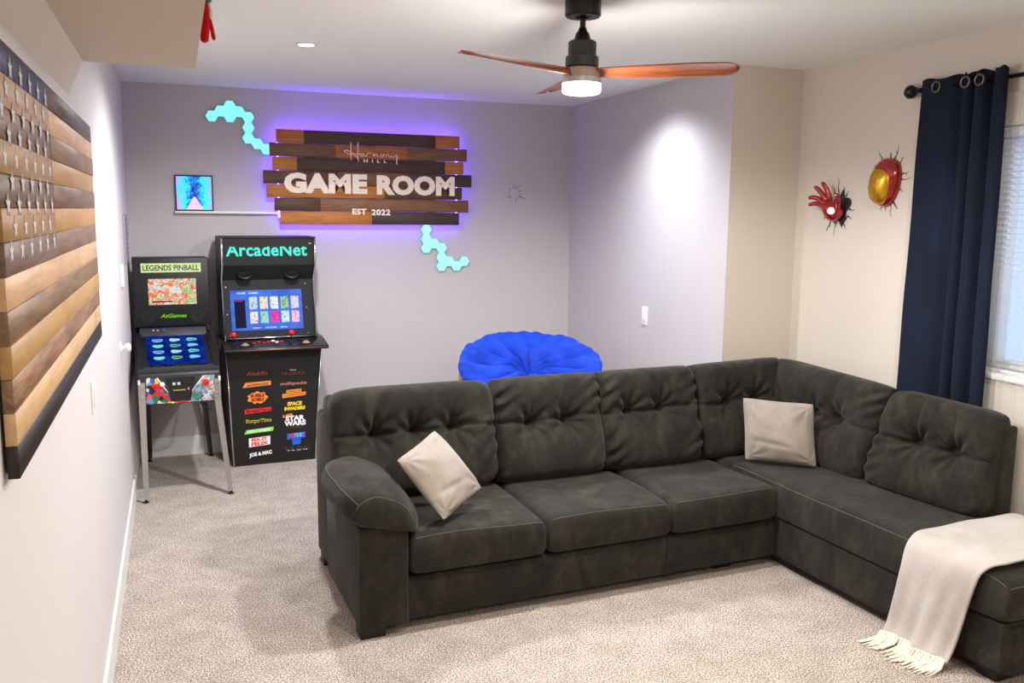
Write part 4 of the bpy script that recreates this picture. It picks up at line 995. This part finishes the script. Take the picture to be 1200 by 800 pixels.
bl_ = thing('throw_blanket', 'cream fringed throw blanket draped over the end of chaise', 'blanket', SO, TH)
knit = fabric('cream_knit', (188, 179, 172), (206, 199, 193), .95, .3, 330, 5, .7, .0016)
path = cr([(2.574, .26), (2.573, .36), (2.558, .43), (2.50, .453), (2.36, .446), (2.18, .443), (2.06, .440), (2.005, .430), (1.972, .400), (1.958, .35), (1.952, .27), (1.948, .18), (1.940, .09), (1.925, .028)], 7)
n_ = len(path); V = []; nw = 40
cum = np.concatenate([[0], np.cumsum([np.linalg.norm(path[i+1]-path[i]) for i in range(n_-1)])]); cum /= cum[-1]
for i, (lx, lz) in enumerate(path):
    f = cum[i]
    yl = np.interp(f, [0, .1, .30, .60, .66, .75, 1], [-.815, -.80, -.775, -.765, -.768, -.765, -.735]); yr = np.interp(f, [0, .1, .35, .6, .68, .8, 1], [-1.16, -1.15, -1.145, -1.125, -1.09, -1.06, -1.015])
    hang = max(0, (f-.64)/.36)
    for j in range(nw):
        q = j/(nw-1); y = yl+(yr-yl)*q
        x = lx-hang*(.011*math.sin(q*11+1.3)+.007*math.sin(q*23+2*hang)+.018*q*(1-q)*2)
        z = lz+(1-hang)*.003*math.sin(q*14+lx*20)
        V.append((x, y, z))
o = mesh('blanket_cloth', V, grid_faces(nw, n_), knit, bl_, True)
md = o.modifiers.new('s', 'SOLIDIFY'); md.thickness = .007; md.offset = 0
bm = bmesh.new(); rg = random.Random(5)
for k in range(34):
    q = (k+.5)/34; y = -.735+(-1.015+.735)*q; x0 = 1.925-(.011*math.sin(q*11+1.3)+.007*math.sin(q*23+2)+.036*q*(1-q)); 
    for s_ in range(2):
        dx = rg.uniform(.05, .10); dy = rg.uniform(-.012, .012)
        addtube(bm, [(x0, y+s_*.003, .034), (x0-.012, y+dy*.2, .040-.01*s_), (x0-.03, y+dy*.5, .014), (x0-.03-dx*.5, y+dy, .008), (x0-.03-dx, y+dy*1.6, .006)], [.0035, .0042, .0042, .0036, .002], 6)
fr_ = frombm('fringe', bm, fabric('cream_yarn', (236, 226, 204), (246, 240, 224), .95, .3, 200), bl_, True); fr_['kind'] = 'stuff'
bm = bmesh.new()
for k in range(26):
    q = (k+.5)/26; y = -.74+(-1.012+.74)*q; x0 = 1.923-(.011*math.sin(q*11+1.3)+.007*math.sin(q*23+2)+.036*q*(1-q))
    bmesh.ops.create_uvsphere(bm, u_segments=8, v_segments=6, radius=.0058, matrix=Matrix.Translation((x0-.004, y, .036)))
kn_ = frombm('fringe_knots', bm, bpy.data.materials['cream_yarn'], bl_, True); kn_['kind'] = 'stuff'
